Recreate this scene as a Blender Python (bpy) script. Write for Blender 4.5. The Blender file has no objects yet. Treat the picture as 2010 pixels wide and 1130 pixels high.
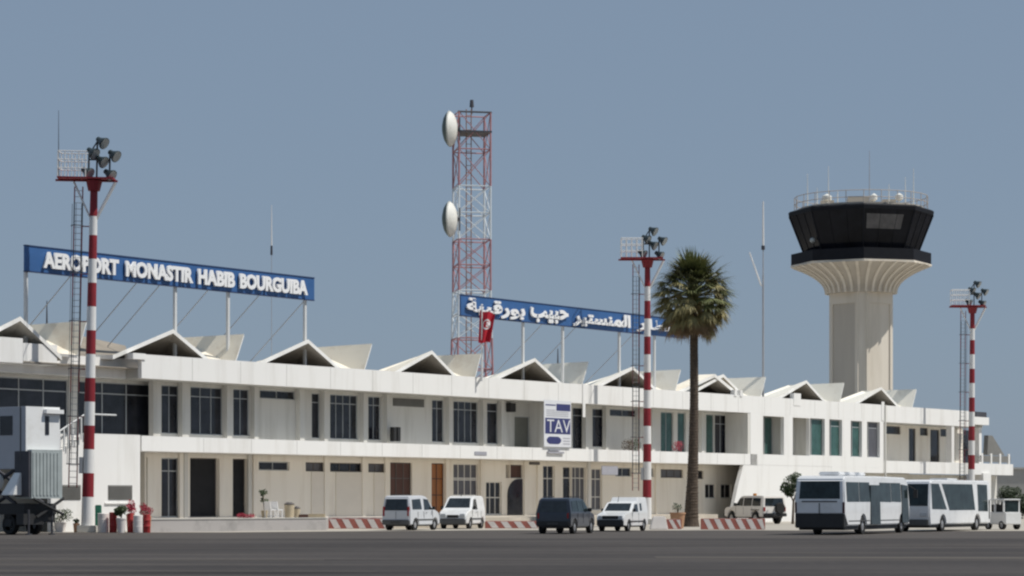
import bpy, bmesh, math, random
from mathutils import Vector, Matrix
random.seed(7)
R = math.radians
SC = bpy.context.scene
COL = SC.collection

# ------------------------------------------------------------------ camera, sky, sun, exposure
CAMZ = 1.6; F = 5000.0; CX = 1005.0; HY = 981.0; PW = 2010.0
cd = bpy.data.cameras.new('camera'); cam = bpy.data.objects.new('camera', cd); COL.objects.link(cam)
cam.location = (0, 0, CAMZ); cam.rotation_euler = (R(90), 0, 0)
cd.sensor_width = 36; cd.lens = 36 * F / PW; cd.shift_y = (HY - 565) / PW
cd.clip_start = 1; cd.clip_end = 9000
SC.camera = cam
SUN_EL = 58.0
SUN_DIR = Vector((0.985, -0.17, 0)).normalized()          # horizontal direction towards the sun
w = bpy.data.worlds.new('World'); SC.world = w; w.use_nodes = True
nt = w.node_tree; bg = nt.nodes['Background']
sky = nt.nodes.new('ShaderNodeTexSky'); sky.sky_type = 'NISHITA'; sky.sun_disc = False
sky.sun_elevation = R(SUN_EL); sky.sun_rotation = math.atan2(SUN_DIR.x, SUN_DIR.y)
sky.air_density = 1.0; sky.dust_density = 0.6; sky.ozone_density = 2.0; sky.altitude = 0
hs = nt.nodes.new('ShaderNodeHueSaturation'); hs.inputs['Saturation'].default_value = 1.0
nt.links.new(sky.outputs[0], hs.inputs['Color'])
# summer haze: the clear-sky model blended with an even slate-blue veil
mx = nt.nodes.new('ShaderNodeMix'); mx.data_type = 'RGBA'; mx.inputs[0].default_value = 0.80
mx.inputs[7].default_value = (3.28, 4.34, 5.85, 1)
nt.links.new(hs.outputs[0], mx.inputs[6]); nt.links.new(mx.outputs[2], bg.inputs[0])
bg.inputs[1].default_value = 0.068
sl = bpy.data.lights.new('sun', 'SUN'); sl.energy = 4.0; sl.angle = R(0.6); sl.color = (1.0, 0.965, 0.90)
so = bpy.data.objects.new('sun', sl); COL.objects.link(so)
sd = Vector((SUN_DIR.x * math.cos(R(SUN_EL)), SUN_DIR.y * math.cos(R(SUN_EL)), math.sin(R(SUN_EL))))
so.rotation_euler = sd.to_track_quat('Z', 'Y').to_euler(); so.location = (60, 40, 80)
SC.view_settings.view_transform = 'Standard'; SC.view_settings.look = 'None'
SC.view_settings.exposure = 0.03; SC.view_settings.gamma = 1
SC.cycles.pixel_filter_type = 'BLACKMAN_HARRIS'; SC.cycles.filter_width = 2.3
SC.cycles.max_bounces = 6

# ------------------------------------------------------------------ projection helpers
def at(px, Y, z=0.0):
    return Vector(((px - CX) * Y / F, Y, z))
def zat(py, Y):
    return CAMZ + (HY - py) * Y / F
TX, TY = 3452 / 6076.0, 5000 / 6076.0
NX, NY = -TY, TX
S0 = 38.0
OY = F / S0; OX = (280 - CX) / S0
FA = math.atan2(TY, TX)
def tp(px, wd=0.0):
    k = (px - CX) / F
    return (k * (OY + wd * NY) - (OX + wd * NX)) / (TX - k * TY)
def zp(px, py, wd=0.0):
    t = tp(px, wd); return CAMZ + (HY - py) * (OY + t * TY + wd * NY) / F
def fw(t, wd, z=0.0):
    return Vector((OX + t * TX + wd * NX, OY + t * TY + wd * NY, z))

# ------------------------------------------------------------------ materials
MATS = {}
def mat(name, col, rough=0.7, metal=0.0, var=0.08, scale=1.5, bump=0.0, spec=0.5, streak=False, dirt=None, coat=0.0, stretch=None):
    if name in MATS: return MATS[name]
    m = bpy.data.materials.new(name); m.use_nodes = True; n = m.node_tree.nodes; l = m.node_tree.links
    b = n['Principled BSDF']; b.inputs['Roughness'].default_value = rough; b.inputs['Metallic'].default_value = metal
    b.inputs['Specular IOR Level'].default_value = spec
    if coat: b.inputs['Coat Weight'].default_value = coat
    tc = n.new('ShaderNodeTexCoord'); mp = n.new('ShaderNodeMapping'); l.new(tc.outputs['Object'], mp.inputs[0])
    if streak: mp.inputs['Scale'].default_value = (1.0, 1.0, 0.12)
    if stretch: mp.inputs['Scale'].default_value = stretch
    nz = n.new('ShaderNodeTexNoise'); nz.inputs['Scale'].default_value = scale; nz.inputs['Detail'].default_value = 7
    nz.inputs['Roughness'].default_value = 0.62
    l.new(mp.outputs[0], nz.inputs['Vector'])
    cr = n.new('ShaderNodeValToRGB'); cr.color_ramp.elements[0].position = 0.3; cr.color_ramp.elements[1].position = 0.72
    a = tuple(max(0, c * (1 - var)) for c in col); c2 = tuple(min(1, c * (1 + var)) for c in col)
    if dirt: a = dirt
    cr.color_ramp.elements[0].color = (*a, 1); cr.color_ramp.elements[1].color = (*c2, 1)
    if dirt:
        cr.color_ramp.elements[0].position = 0.22; cr.color_ramp.elements[1].position = 0.5
    l.new(nz.outputs[0], cr.inputs[0]); l.new(cr.outputs[0], b.inputs['Base Color'])
    if bump:
        n2 = n.new('ShaderNodeTexNoise'); n2.inputs['Scale'].default_value = 30; n2.inputs['Detail'].default_value = 4
        l.new(tc.outputs['Object'], n2.inputs['Vector'])
        bp = n.new('ShaderNodeBump'); bp.inputs['Strength'].default_value = bump; bp.inputs['Distance'].default_value = 0.03
        l.new(n2.outputs[0], bp.inputs['Height']); l.new(bp.outputs[0], b.inputs['Normal'])
    MATS[name] = m; return m

WHITE = mat('white_render', (0.80, 0.79, 0.765), 0.85, var=0.03, scale=0.9, streak=True, dirt=(0.66, 0.64, 0.60), bump=0.15)
WALL = mat('wall_paint', (0.66, 0.645, 0.60), 0.88, var=0.04, scale=1.1, streak=True, dirt=(0.50, 0.48, 0.43), bump=0.15)
CREAM = mat('cream_wall_paint', (0.85, 0.80, 0.71), 0.88, var=0.03, scale=1.1, streak=True, dirt=(0.72, 0.65, 0.55), bump=0.15)
SHELL = mat('roof_shell_concrete', (0.80, 0.74, 0.62), 0.9, var=0.05, scale=0.8, dirt=(0.60, 0.50, 0.38), bump=0.3)
SHELLLIGHT = mat('roof_shell_whitewash', (0.86, 0.82, 0.72), 0.9, var=0.03, scale=0.8, dirt=(0.74, 0.68, 0.57), bump=0.3)
SHELLEDGE = mat('roof_edge_paint', (0.82, 0.81, 0.78), 0.85, var=0.03, dirt=(0.68, 0.66, 0.61))
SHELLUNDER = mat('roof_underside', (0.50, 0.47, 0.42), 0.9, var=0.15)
DECK = mat('roof_deck_felt', (0.30, 0.265, 0.22), 0.95, var=0.2, scale=0.7)
CONC = mat('concrete', (0.45, 0.44, 0.41), 0.9, var=0.1, scale=1.2, bump=0.3)
PLINTH = mat('grey_plinth_paint', (0.36, 0.34, 0.33), 0.8, var=0.10, scale=1.0, dirt=(0.26, 0.25, 0.24))
GLASS = mat('dark_glass', (0.022, 0.024, 0.032), 0.12, var=0.6, scale=0.8, spec=0.45)
GREENGLASS = mat('green_glass', (0.045, 0.105, 0.095), 0.15, var=0.35, scale=1.2, spec=0.4)
CURTAIN = mat('curtained_glass', (0.10, 0.10, 0.115), 0.35, var=0.3, scale=5, spec=0.4, streak=True)
BLACKHOLE = mat('interior_shade_black', (0.012, 0.013, 0.016), 0.9, var=0.3)
FRAME = mat('window_frame_metal', (0.42, 0.44, 0.45), 0.5, metal=0.0, var=0.06)
WFRAME = mat('white_frame_paint', (0.72, 0.70, 0.66), 0.5, var=0.04)
DARKFRAME = mat('dark_frame', (0.10, 0.09, 0.085), 0.6, var=0.1)
BROWNWOOD = mat('dark_brown_wood', (0.085, 0.035, 0.025), 0.6, var=0.25, scale=3, streak=True)
ORANGEWOOD = mat('varnished_wood', (0.33, 0.12, 0.03), 0.45, var=0.2, scale=3, streak=True)
LOUVRE = mat('louvre_metal', (0.20, 0.195, 0.18), 0.7, var=0.1)
SHUTTER = mat('shutter_paint', (0.76, 0.71, 0.63), 0.8, var=0.03)
REDP = mat('mast_red_paint', (0.24, 0.012, 0.020), 0.55, var=0.15, scale=2)
WHITEP = mat('mast_white_paint', (0.76, 0.75, 0.73), 0.55, var=0.05, scale=2)
DKMETAL = mat('dark_metal', (0.055, 0.055, 0.065), 0.6, var=0.2)
LAMPMETAL = mat('floodlight_housing', (0.035, 0.05, 0.055), 0.45, metal=0.2, var=0.3)
LENS = mat('floodlight_lens', (0.35, 0.38, 0.38), 0.2, var=0.1)
GALV = mat('galvanised_steel', (0.42, 0.43, 0.45), 0.5, metal=0.3, var=0.1)
BLUE = mat('sign_blue_enamel', (0.035, 0.115, 0.30), 0.5, var=0.12, scale=0.6)
LETTER = mat('sign_white_enamel', (0.84, 0.84, 0.84), 0.5, var=0.02)
POSTW = mat('post_paint', (0.62, 0.63, 0.63), 0.6, var=0.05)
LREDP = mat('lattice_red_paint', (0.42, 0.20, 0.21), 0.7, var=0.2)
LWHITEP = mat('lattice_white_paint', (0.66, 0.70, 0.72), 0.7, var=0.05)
DISHW = mat('dish_white', (0.72, 0.71, 0.66), 0.5, var=0.04, dirt=(0.6, 0.58, 0.5))
DISHD = mat('dish_shroud', (0.10, 0.13, 0.12), 0.6, var=0.2)
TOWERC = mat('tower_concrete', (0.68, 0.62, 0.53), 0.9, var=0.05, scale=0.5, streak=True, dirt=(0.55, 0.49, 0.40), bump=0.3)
TOWERP = mat('tower_dark_concrete', (0.52, 0.47, 0.40), 0.9, var=0.08, scale=0.5, streak=True)  # darker copy of the tower concrete; on the shaft panels it paints shade
CABG = mat('cab_dark_glass', (0.010, 0.011, 0.015), 0.15, var=0.5, scale=0.5, spec=0.12)
CABF = mat('cab_black_cladding', (0.010, 0.011, 0.015), 0.7, var=0.2, spec=.2)
CARW = mat('car_white_paint', (0.78, 0.78, 0.77), 0.3, var=0.02, coat=0.5, dirt=(0.70, 0.69, 0.66))
CARS = mat('car_silver_paint', (0.62, 0.63, 0.65), 0.32, var=0.04, coat=0.4)
CARD = mat('car_dark_blue_paint', (0.020, 0.026, 0.042), 0.3, var=0.15, coat=0.5)
CARB = mat('car_beige_paint', (0.78, 0.74, 0.69), 0.4, var=0.04, coat=0.3)
BUSW = mat('bus_white_paint', (0.76, 0.765, 0.77), 0.35, var=0.03, coat=0.3, dirt=(0.64, 0.64, 0.63))
CARGL = mat('vehicle_glass', (0.02, 0.026, 0.03), 0.06, var=0.5, scale=3, spec=0.6)
BUSGL = mat('bus_tinted_glass', (0.022, 0.034, 0.036), 0.10, var=0.6, scale=2, spec=0.32)
PLASTIC = mat('black_plastic', (0.022, 0.022, 0.023), 0.6, var=0.2)
GREYPL = mat('grey_plastic', (0.09, 0.09, 0.09), 0.6, var=0.1)
RUBBER = mat('tyre_rubber', (0.018, 0.018, 0.018), 0.85, var=0.2)
RIM = mat('wheel_rim_silver', (0.42, 0.42, 0.43), 0.4, metal=0.5, var=0.05)
TAILRED = mat('tail_lamp_red', (0.30, 0.012, 0.012), 0.2, var=0.1)
HEADL = mat('headlight_glass', (0.55, 0.57, 0.58), 0.1, var=0.1)
PLATE = mat('number_plate', (0.05, 0.05, 0.05), 0.5, var=0.1)
BOXGREY = mat('lift_box_shade_grey', (0.46, 0.47, 0.50), 0.6, var=0.04)
ALU = mat('corrugated_aluminium', (0.45, 0.49, 0.48), 0.45, metal=0.3, var=0.12, scale=2)
TRUNKM = mat('palm_trunk_bark', (0.085, 0.062, 0.045), 0.95, var=0.45, scale=6, bump=0.8)
FROND = mat('palm_green_frond', (0.15, 0.165, 0.062), 0.6, var=0.35, scale=2.2)
FROND2 = mat('palm_yellowing_frond', (0.27, 0.23, 0.095), 0.7, var=0.3, scale=2.2)
DEADF = mat('palm_dead_frond', (0.27, 0.19, 0.105), 0.85, var=0.35, scale=2.2)
LEAF = mat('shrub_leaf', (0.040, 0.065, 0.022), 0.6, var=0.4, scale=3)
LEAF2 = mat('hedge_leaf', (0.028, 0.045, 0.018), 0.6, var=0.4, scale=3)
FLOWER = mat('red_blossom', (0.33, 0.02, 0.045), 0.7, var=0.3, scale=5)
BARK = mat('bark', (0.12, 0.09, 0.065), 0.9, var=0.3, scale=5)
KRED = mat('kerb_red_paint', (0.42, 0.14, 0.11), 0.8, var=0.15, scale=3)
KWHITE = mat('kerb_white_paint', (0.78, 0.73, 0.69), 0.8, var=0.05, scale=3)
DRED = mat('drum_red_paint', (0.36, 0.025, 0.025), 0.6, var=0.2, scale=3)
TERRA = mat('terracotta', (0.42, 0.24, 0.14), 0.85, var=0.15, scale=3)
SAND = mat('beige_bin', (0.50, 0.42, 0.29), 0.8, var=0.1, scale=3)
FLAGR = mat('flag_red_cloth', (0.52, 0.016, 0.035), 0.85, var=0.1)
BANN = mat('banner_white_vinyl', (0.70, 0.71, 0.74), 0.6, var=0.02)
NAVY = mat('banner_navy_print', (0.035, 0.042, 0.15), 0.6, var=0.1)
GREYPR = mat('banner_grey_print', (0.36, 0.36, 0.40), 0.6, var=0.1)
GREENP = mat('green_paint', (0.03, 0.20, 0.13), 0.6, var=0.2)

# ------------------------------------------------------------------ mesh builder
class MB:
    def __init__(s): s.v = []; s.f = []; s.m = []
    def add(s, vs, fs, mi=0):
        o = len(s.v); s.v += [tuple(v) for v in vs]
        for f in fs: s.f.append(tuple(i + o for i in f)); s.m.append(mi)
        return s
    def box(s, x0, x1, y0, y1, z0, z1, mi=0):
        x0, x1 = min(x0, x1), max(x0, x1); y0, y1 = min(y0, y1), max(y0, y1); z0, z1 = min(z0, z1), max(z0, z1)
        return s.add([(x0,y0,z0),(x1,y0,z0),(x1,y1,z0),(x0,y1,z0),(x0,y0,z1),(x1,y0,z1),(x1,y1,z1),(x0,y1,z1)],
              [(0,3,2,1),(4,5,6,7),(0,1,5,4),(1,2,6,5),(2,3,7,6),(3,0,4,7)], mi)
    def hexa(s, b, t, mi=0):      # 4 bottom, 4 top points (ccw)
        return s.add(list(b) + list(t), [(0,3,2,1),(4,5,6,7),(0,1,5,4),(1,2,6,5),(2,3,7,6),(3,0,4,7)], mi)
    def tube(s, p, q, r0, r1=None, n=8, mi=0, cap=True):
        r1 = r0 if r1 is None else r1; p = Vector(p); q = Vector(q); d = q - p
        if d.length < 1e-6: return s
        d.normalize(); a = d.orthogonal().normalized(); b = d.cross(a)
        vs = []
        for k in range(n):
            an = 2 * math.pi * (k + 0.5) / n; o = a * math.cos(an) + b * math.sin(an)
            vs.append(p + o * r0)
        for k in range(n):
            an = 2 * math.pi * (k + 0.5) / n; o = a * math.cos(an) + b * math.sin(an)
            vs.append(q + o * r1)
        fs = [(k, (k + 1) % n, n + (k + 1) % n, n + k) for k in range(n)]
        if cap: fs += [tuple(range(n))[::-1], tuple(range(n, 2 * n))]
        return s.add(vs, fs, mi)
    def lathe(s, prof, c=(0, 0, 0), n=16, mi=0, rot=0.0, axis='z', cap=True):
        vs = []
        for r, h in prof:
            for k in range(n):
                an = 2 * math.pi * k / n + rot
                if axis == 'z': vs.append((c[0] + r * math.cos(an), c[1] + r * math.sin(an), c[2] + h))
                elif axis == 'y': vs.append((c[0] + r * math.cos(an), c[1] + h, c[2] + r * math.sin(an)))
                else: vs.append((c[0] + h, c[1] + r * math.cos(an), c[2] + r * math.sin(an)))
        fs = []
        for j in range(len(prof) - 1):
            for k in range(n):
                a = j * n + k; b = j * n + (k + 1) % n
                fs.append((a, b, b + n, a + n))
        if cap:
            fs.append(tuple(range(n))[::-1]); fs.append(tuple(range((len(prof) - 1) * n, len(prof) * n)))
        return s.add(vs, fs, mi)
    def prism(s, pts, y0, y1, mi=0, plane='xz'):
        n = len(pts)
        if plane == 'xz': vs = [(a, y0, b) for a, b in pts] + [(a, y1, b) for a, b in pts]
        elif plane == 'xy': vs = [(a, b, y0) for a, b in pts] + [(a, b, y1) for a, b in pts]
        else: vs = [(y0, a, b) for a, b in pts] + [(y1, a, b) for a, b in pts]
        return s.add(vs, [tuple(range(n)), tuple(range(n, 2 * n))[::-1]] + [(k, k + n, (k + 1) % n + n, (k + 1) % n) for k in range(n)], mi)
    def build(s, name, mats, parent=None, loc=None, smooth=False, bevel=0.0, seg=2, label=None):
        me = bpy.data.meshes.new(name); me.from_pydata(s.v, [], s.f)
        if not isinstance(mats, (list, tuple)): mats = [mats]
        for m in mats: me.materials.append(m)
        me.polygons.foreach_set('material_index', s.m)
        bm = bmesh.new(); bm.from_mesh(me)
        bmesh.ops.recalc_face_normals(bm, faces=bm.faces)
        if bevel:
            bmesh.ops.remove_doubles(bm, verts=bm.verts, dist=1e-4)
            ed = [e for e in bm.edges if len(e.link_faces) == 2 and e.calc_face_angle(0) > R(18)]
            bmesh.ops.bevel(bm, geom=ed, offset=bevel, segments=seg, affect='EDGES', clamp_overlap=True)
        if smooth:
            for f in bm.faces: f.smooth = True
            for e in bm.edges:
                if len(e.link_faces) == 2 and e.calc_face_angle(0) > R(32): e.smooth = False
        bm.to_mesh(me); bm.free(); me.update()
        o = bpy.data.objects.new(name, me); COL.objects.link(o)
        if parent: o.parent = parent
        if loc is not None: o.location = loc
        if label: o['label'] = label
        return o
def tag(o, label, cat, group=None):
    o['label'] = label; o['category'] = cat
    if group: o['group'] = group
    return o
def thing(name, label, cat, loc=(0, 0, 0), rz=0.0, group=None):
    o = bpy.data.objects.new(name, None); COL.objects.link(o); o.location = loc; o.rotation_euler = (0, 0, rz)
    o.empty_display_size = 0.5
    return tag(o, label, cat, group)
def copy_tree(o, parent=None, **kw):
    c = o.copy(); COL.objects.link(c)
    if parent: c.parent = parent
    for ch in list(o.children): copy_tree(ch, c)
    return c
def struct(mb, name, m, **k):
    o = mb.build(name, m, **k); o['kind'] = 'structure'; return o
def text_mesh(body, name, m, parent, width=None, height=1.0, depth=0.05, offset=0.02, spacing=1.0, flat=False, shear=0.0):
    cu = bpy.data.curves.new('lettering', 'FONT'); cu.body = body; cu.offset = offset; cu.extrude = depth / 2; cu.space_character = spacing
    cu.resolution_u = 3; cu.shear = shear
    o = bpy.data.objects.new('lettering', cu); COL.objects.link(o)
    dg = bpy.context.evaluated_depsgraph_get(); dg.update()
    me = bpy.data.meshes.new_from_object(o.evaluated_get(dg))
    bpy.data.objects.remove(o)
    xs = [v.co.x for v in me.vertices]; ys = [v.co.y for v in me.vertices]
    x0, x1, y0, y1 = min(xs), max(xs), min(ys), max(ys)
    sx = (width / (x1 - x0)) if width else height / (y1 - y0)
    sy = height / (y1 - y0)
    for v in me.vertices:
        x, y, z = v.co
        v.co = ((x - x0) * sx, -z, (y - y0) * sy)      # upright, facing -y
    me.materials.clear(); me.materials.append(m); me.update()
    o = bpy.data.objects.new(name, me); COL.objects.link(o)
    if parent: o.parent = parent
    return o

# ------------------------------------------------------------------ ground
def ground_mat():
    m = bpy.data.materials.new('apron_asphalt'); m.use_nodes = True; n = m.node_tree.nodes; l = m.node_tree.links
    b = n['Principled BSDF']; b.inputs['Roughness'].default_value = 0.95; b.inputs['Specular IOR Level'].default_value = 0.15
    tc = n.new('ShaderNodeTexCoord')
    def nz(sc, mapscale, det=5):
        mp = n.new('ShaderNodeMapping'); mp.inputs['Scale'].default_value = mapscale; l.new(tc.outputs['Object'], mp.inputs[0])
        t = n.new('ShaderNodeTexNoise'); t.inputs['Scale'].default_value = sc; t.inputs['Detail'].default_value = det; l.new(mp.outputs[0], t.inputs['Vector']); return t
    a = nz(0.06, (1, 1.6, 1)); c = nz(3.0, (1, 1, 1), 8); d = nz(0.5, (0.05, 1, 1))
    r1 = n.new('ShaderNodeValToRGB'); r1.color_ramp.elements[0].position = 0.35; r1.color_ramp.elements[1].position = 0.7
    r1.color_ramp.elements[0].color = (0.044, 0.0405, 0.040, 1); r1.color_ramp.elements[1].color = (0.068, 0.062, 0.060, 1); l.new(a.outputs[0], r1.inputs[0])
    r2 = n.new('ShaderNodeValToRGB'); r2.color_ramp.elements[0].position = 0.3; r2.color_ramp.elements[1].position = 0.75
    r2.color_ramp.elements[0].color = (0.85, 0.85, 0.85, 1); r2.color_ramp.elements[1].color = (1.12, 1.1, 1.08, 1); l.new(c.outputs[0], r2.inputs[0])
    r3 = n.new('ShaderNodeValToRGB'); r3.color_ramp.elements[0].position = 0.48; r3.color_ramp.elements[1].position = 0.68
    r3.color_ramp.elements[0].color = (1, 1, 1, 1); r3.color_ramp.elements[1].color = (1.60, 1.55, 1.45, 1); l.new(d.outputs[0], r3.inputs[0])
    m1 = n.new('ShaderNodeMix'); m1.data_type = 'RGBA'; m1.blend_type = 'MULTIPLY'; m1.inputs[0].default_value = 1
    l.new(r1.outputs[0], m1.inputs[6]); l.new(r2.outputs[0], m1.inputs[7])
    m2 = n.new('ShaderNodeMix'); m2.data_type = 'RGBA'; m2.blend_type = 'MULTIPLY'; m2.inputs[0].default_value = 1
    e = nz(0.35, (0.25, 1, 1), 3); r4 = n.new('ShaderNodeValToRGB'); r4.color_ramp.elements[0].position = 0.30; r4.color_ramp.elements[1].position = 0.42
    r4.color_ramp.elements[0].color = (0.68, 0.67, 0.66, 1); r4.color_ramp.elements[1].color = (1, 1, 1, 1); l.new(e.outputs[0], r4.inputs[0])
    m3 = n.new('ShaderNodeMix'); m3.data_type = 'RGBA'; m3.blend_type = 'MULTIPLY'; m3.inputs[0].default_value = 1; l.new(m1.outputs[2], m3.inputs[6]); l.new(r4.outputs[0], m3.inputs[7])
    l.new(m3.outputs[2], m2.inputs[6]); l.new(r3.outputs[0], m2.inputs[7]); l.new(m2.outputs[2], b.inputs['Base Color'])
    bp = n.new('ShaderNodeBump'); bp.inputs['Strength'].default_value = 0.4; bp.inputs['Distance'].default_value = 0.02
    l.new(c.outputs[0], bp.inputs['Height']); l.new(bp.outputs[0], b.inputs['Normal'])
    return m
g = MB(); g.add([(-4000, -300, 0), (4000, -300, 0), (4000, 8000, 0), (-4000, 8000, 0)], [(0, 1, 2, 3)])
struct(g, 'apron_ground', ground_mat())
g = MB(); g.add([(-60, 103, .003), (60, 108, .003), (60, 134, .003), (-60, 134, .003)], [(0, 1, 2, 3)])
struct(g, 'worn_asphalt', mat('worn_asphalt', (0.076, 0.068, 0.063), 0.95, spec=0.15, var=0.12, scale=0.5, stretch=(0.15, 1, 1), dirt=(0.055, 0.051, 0.050)))
PAVE = mat('concrete_pavement', (0.40, 0.365, 0.31), 0.9, var=0.18, scale=0.5, stretch=(0.4, 1, 1))
# pavement beyond the apron edge (uneven line)
g = MB(); pts = []
xs = [-80, -24, -14, -6, 0, 6, 12, 20, 30, 60, 140]
ysv = [124.3, 124.3, 125.0, 131, 134.5, 133, 134, 131, 131, 131, 131]
pts = [(x, y) for x, y in zip(xs, ysv)] + [(140, 330), (-80, 330)]
g.add([(x, y, 0.008) for x, y in pts], [tuple(range(len(pts)))])
struct(g, 'pavement', PAVE)
# worn painted taxi lines on the apron
LINE = mat('worn_line_paint', (0.080, 0.071, 0.062), 0.9, spec=0.15, var=0.25, scale=0.8, stretch=(0.08, 1, 1), dirt=(0.052, 0.048, 0.046))
g = MB(); g.add([(4.0, 70.2, .004), (40, 66.0, .004), (40, 69.8, .004), (4.0, 72.0, .004)], [(0, 1, 2, 3)]); g.add([(-30, 66.5, .004), (-5, 67.6, .004), (-5, 68.1, .004), (-30, 67.1, .004)], [(0, 1, 2, 3)]); g.add([(-40, 58.5, .004), (-3, 56.6, .004), (-3, 57.0, .004), (-40, 59.3, .004)], [(0, 1, 2, 3)])
struct(g, 'painted_line', LINE)

# ------------------------------------------------------------------ terminal building (local x = along facade, y = into building)
O3 = (OX, OY, 0)
T = thing('terminal_building', 'long white two-storey airport terminal with zigzag concrete roof shells', 'building', O3, FA)
ZF = 0.62; SB, ST, PB, PT = 4.13, 4.92, 7.89, 9.13
WU, WG = 1.9, 2.1
t280, t1473, t1735 = tp(278), tp(1473), tp(1735)
tend = tp(1935); tslab = tp(1990); tleft = tp(-150)
DEPTH = 15.0

def wall_with_openings(mb, t0, t1, z0, z1, w0, th, ops, mi=0):
    ops = sorted(ops); cur = t0
    for a, b, za, zb in ops:
        a = max(a, t0); b = min(b, t1)
        if a > cur: mb.box(cur, a, w0, w0 + th, z0, z1, mi)
        if za > z0: mb.box(a, b, w0, w0 + th, z0, za, mi)
        if zb < z1: mb.box(a, b, w0, w0 + th, zb, z1, mi)
        cur = b
    if cur < t1: mb.box(cur, t1, w0, w0 + th, z0, z1, mi)

def window(a, b, za, zb, w0, cols=1, rows=(), glass=GLASS, frame=FRAME, bar=0.05, name='window', rec=0.10, label=None, deep=0.05):
    f = MB(); y0 = w0 + rec
    f.box(a, b, y0, y0 + .07, za, za + bar); f.box(a, b, y0, y0 + .07, zb - bar, zb)
    f.box(a, a + bar, y0, y0 + .07, za + bar, zb - bar); f.box(b - bar, b, y0, y0 + .07, za + bar, zb - bar)
    for k in range(1, cols):
        x = a + (b - a) * k / cols; f.box(x - bar / 2, x + bar / 2, y0 + .004, y0 + .066, za + bar, zb - bar)
    for z in rows: f.box(a + bar, b - bar, y0 + .008, y0 + .062, z - bar / 2, z + bar / 2)
    fo = f.build(name, frame, T, label=label)
    p = MB(); p.box(a + bar, b - bar, y0 + .03, y0 + .03 + deep * .4, za + bar, zb - bar)
    p.build('pane' if name != 'door' else 'door_leaf', glass, fo)
    return fo

# --- upper wall, px ranges at the wall plane
up = []   # (px0, px1, z0, z1, cols, rows, glass)
def U(a, b, z0=5.15, z1=7.72, cols=1, rows=(7.2,), glass=GLASS, frame=FRAME): up.append((a, b, z0, z1, cols, rows, glass, frame))
U(317, 352, cols=2); U(374, 438, cols=3); U(458, 490, cols=2)
U(510, 580, 7.28, 7.75, 2, ())
U(612, 629, cols=1); U(648, 703, cols=4); U(723, 748, cols=2)
U(848, 872, cols=2); U(890, 939, cols=4); U(956, 978, cols=1)
U(1010, 1040, 4.6, 6.95, 1, (), mat('grey_door_paint', (0.20, 0.20, 0.17), 0.7))
U(1124, 1146, 5.0, 7.72, 1); U(1163, 1186, cols=1); U(1197, 1250, 7.28, 7.75, 2, ())
U(1297, 1322, 4.95, 7.75, 2, (), GREENGLASS); U(1330, 1346, 4.95, 7.75, 1, (), GREENGLASS)
U(1386, 1402, 4.9, 7.75, 1, (), GREENGLASS); U(1403, 1442, 4.9, 7.75, 3, (7.1,), GLASS)
wl = MB(); ops = [(tp(a, WU), tp(b, WU), z0, z1) for a, b, z0, z1, *_ in up]
wall_with_openings(wl, tp(300, WU), t1473, 4.4, PB, WU, 0.3, ops)
wl.build('upper_wall', WALL, T)
for a, b, z0, z1, c, r, gl, fr in up: window(tp(a, WU), tp(b, WU), z0, z1, WU, c, r, gl, fr, bar=0.045)
# fins between the windows
for a, b in [(301, 315), (358, 371), (446, 456), (500, 508), (589, 598), (637, 644), (714, 721), (760, 767), (882, 888), (949, 954), (985, 990), (1150, 1155), (1190, 1195), (1254, 1260), (1280, 1286), (1378, 1384)]:
    m = MB(); m.box(tp(a, WU - .32), tp(a, WU - .32) + max(.22, tp(b, WU - .32) - tp(a, WU - .32)), WU - .32, WU - .002, 4.405, PB - .005)
    m.build('pilaster', WALL, T)
# --- ground wall
gr = []
def G(a, b, z0, z1, cols=1, rows=(), glass=GLASS, frame=FRAME, name='window'): gr.append((a, b, z0, z1, cols, rows, glass, frame, name))
G(287, 290, ZF, 3.85, 1, (3.15,)); G(317, 352, ZF + .05, 3.85, 2, (3.15,), GLASS)
G(373, 431, ZF + .05, 3.88, 1, (), BLACKHOLE, DARKFRAME, 'doorway'); G(457, 487, ZF + .05, 3.88, 1, (), BLACKHOLE, DARKFRAME, 'doorway')  # open doorways: a near-black sheet paints the unlit interior, no glass
G(508, 568, 3.26, 3.76, 2)
G(600, 637, 3.24, 3.76, 2, (), CURTAIN, DARKFRAME); G(648, 711, 3.24, 3.76, 3, (), GLASS, DARKFRAME); G(723, 756, 3.24, 3.76, 2, (), CURTAIN, DARKFRAME)
G(766, 809, ZF + .05, 3.85, 3, (2.9, 1.9), BROWNWOOD, DARKFRAME, 'door')
G(847, 873, ZF + .05, 3.85, 2, (2.9, 1.9), ORANGEWOOD, BROWNWOOD, 'door')
G(890, 939, ZF + .9, 3.85, 4, (2.95, 2.85, 1.9), CURTAIN, WFRAME)
G(954, 985, ZF + .05, 2.75, 3, (1.75,), GLASS, WFRAME, 'door')
G(1002, 1026, 3.0, 3.85, 1, (), BROWNWOOD, DARKFRAME)
G(1066, 1089, ZF + .4, 3.85, 2, (3.0,), GLASS, WFRAME); G(1105, 1122, ZF + .05, 3.8, 1, (3.05,), GLASS, WFRAME)
G(1123, 1150, ZF + .05, 3.8, 3, (3.05,), CURTAIN, WFRAME); G(1161, 1182, ZF + .3, 3.7, 2, (3.0, 1.8), CURTAIN, WFRAME)
G(1208, 1240, 3.2, 3.8, 2); G(1264, 1284, 3.2, 3.8, 1); G(1297, 1341, 3.15, 3.75, 3, (), CURTAIN, DARKFRAME); G(1364, 1381, 3.1, 3.7, 1, (), GLASS, DARKFRAME)
G(1384, 1405, 1.72, 2.75, 2, (), GLASS, WFRAME); G(1415, 1436, 1.72, 2.75, 2, (), GLASS, WFRAME)
wl = MB(); ops = [(tp(a, WG), tp(b, WG), z0, z1) for a, b, z0, z1, *_ in gr]
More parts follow.
